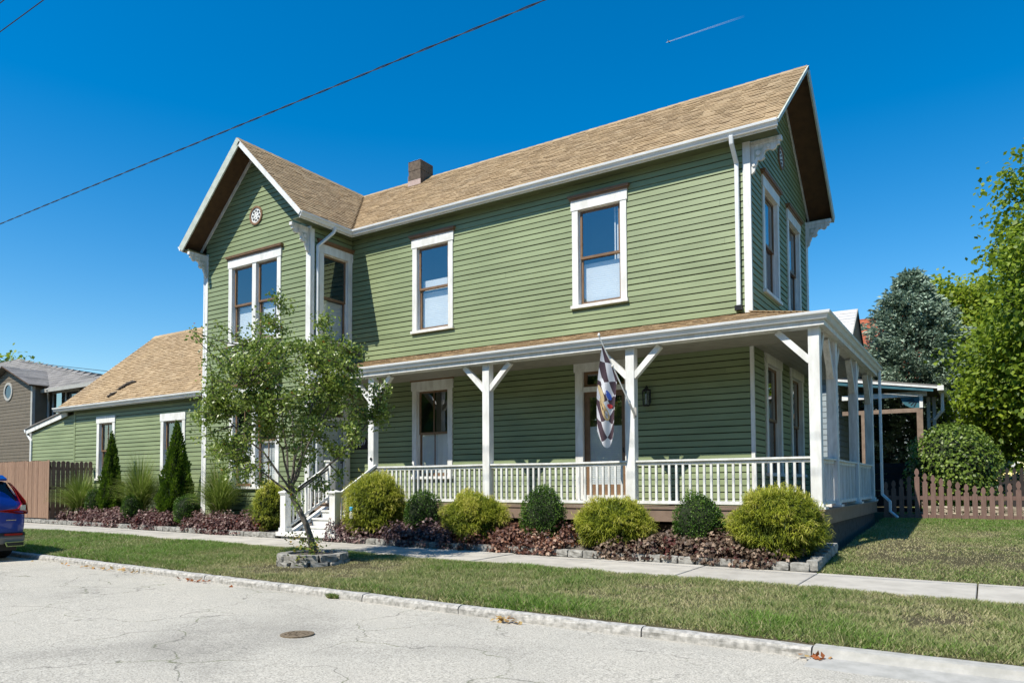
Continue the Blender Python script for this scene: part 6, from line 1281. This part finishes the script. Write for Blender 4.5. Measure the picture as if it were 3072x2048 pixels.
M['fallen'] = leafmat('fallen_leaf', [(0, (0.25, 0.06, 0.02)), (.6, (0.38, 0.14, 0.04)), (1, (0.45, 0.32, 0.13))], .2)
def litter(x, y, n, sx, sy, label, hi=.0, tint=(.2, .5)):
    z = -0.945+float(slope(np.array(x))); o = empty('fallen_leaves', (x, y, z)); tag(o, label, 'leaves', 'leaf litter along the kerb')
    P = np.stack([x+RNG.normal(0, sx, n), y+RNG.normal(0, sy, n), z+RNG.uniform(0.005, .03+hi, n)], -1); leaves('leaf', P, RNG.normal(0, 1, (n, 3))*np.array([1, 1, .3]), unit(RNG.normal(0, .4, (n, 3))+np.array([0, 0, 1])), RNG.uniform(.05, .09, n), .8, M['fallen'], o, np.clip(RNG.normal(*tint, n), 0, 1))
litter(-6.45, -7.93, 22, .22, .03, 'red fallen leaves against the kerb left of the planter', tint=(.2, .2)); litter(-0.62, -8.07, 30, .10, .025, 'straw coloured clump of debris at the middle of the kerb', .02, (.95, .1)); litter(-9.2, -7.85, 40, .9, .03, 'dry leaf debris along the far kerb', tint=(.9, .1)); litter(2.6, -8.06, 14, .06, .02, 'few dry leaves at the joint of the new kerb', tint=(.6, .3))
bo = empty('plastic_bottle', (-8.02, -3.05, -0.2)); tag(bo, 'small clear bottle with blue cap stuck in the tallest golden cypress', 'bottle'); m, t, b = nodes('blue_cap'); b.inputs['Base Color'].default_value = (0.05, 0.4, 0.7, 1); M['bluecap'] = m
mb = MB(); mb.lathe((-8.02, -3.08, -0.16), [(0.035, 0), (0.04, .02), (0.04, .13), (0.018, .18)], 10); mb.build('bottle_body', M['clearlens'], bo, smooth=True); mb = MB(); mb.lathe((-8.02, -3.08, 0.02), [(0.045, 0), (0.045, .07), (0.03, .085)], 10); mb.build('cap', M['bluecap'], bo)
sg = empty('street_sign', (5.4, 40, -0.3)); tag(sg, 'small white street sign far beyond the dark fence', 'sign'); mb = MB(); mb.box(5.16, 5.62, 40, 40.03, 1.36, 1.88); mb.build('panel', M['white'], sg); mb = MB(); mb.tube([(5.38, 40.05, -.3), (5.38, 40.05, 1.9)], .035, 6); mb.build('pole', M['greytrim'], sg)
M['yellow'] = paint('yellow_sleeve', (.6, .42, .03), (.5, .35, .02)); gw = empty('guy_marker', (5.6, 38, -.3)); tag(gw, 'yellow guy wire sleeve beyond the dark fence', 'marker'); mb = MB(); mb.tube([(5.45, 38, -.3), (5.68, 38, 1.7)], .05, 6); mb.build('sleeve', M['yellow'], gw)
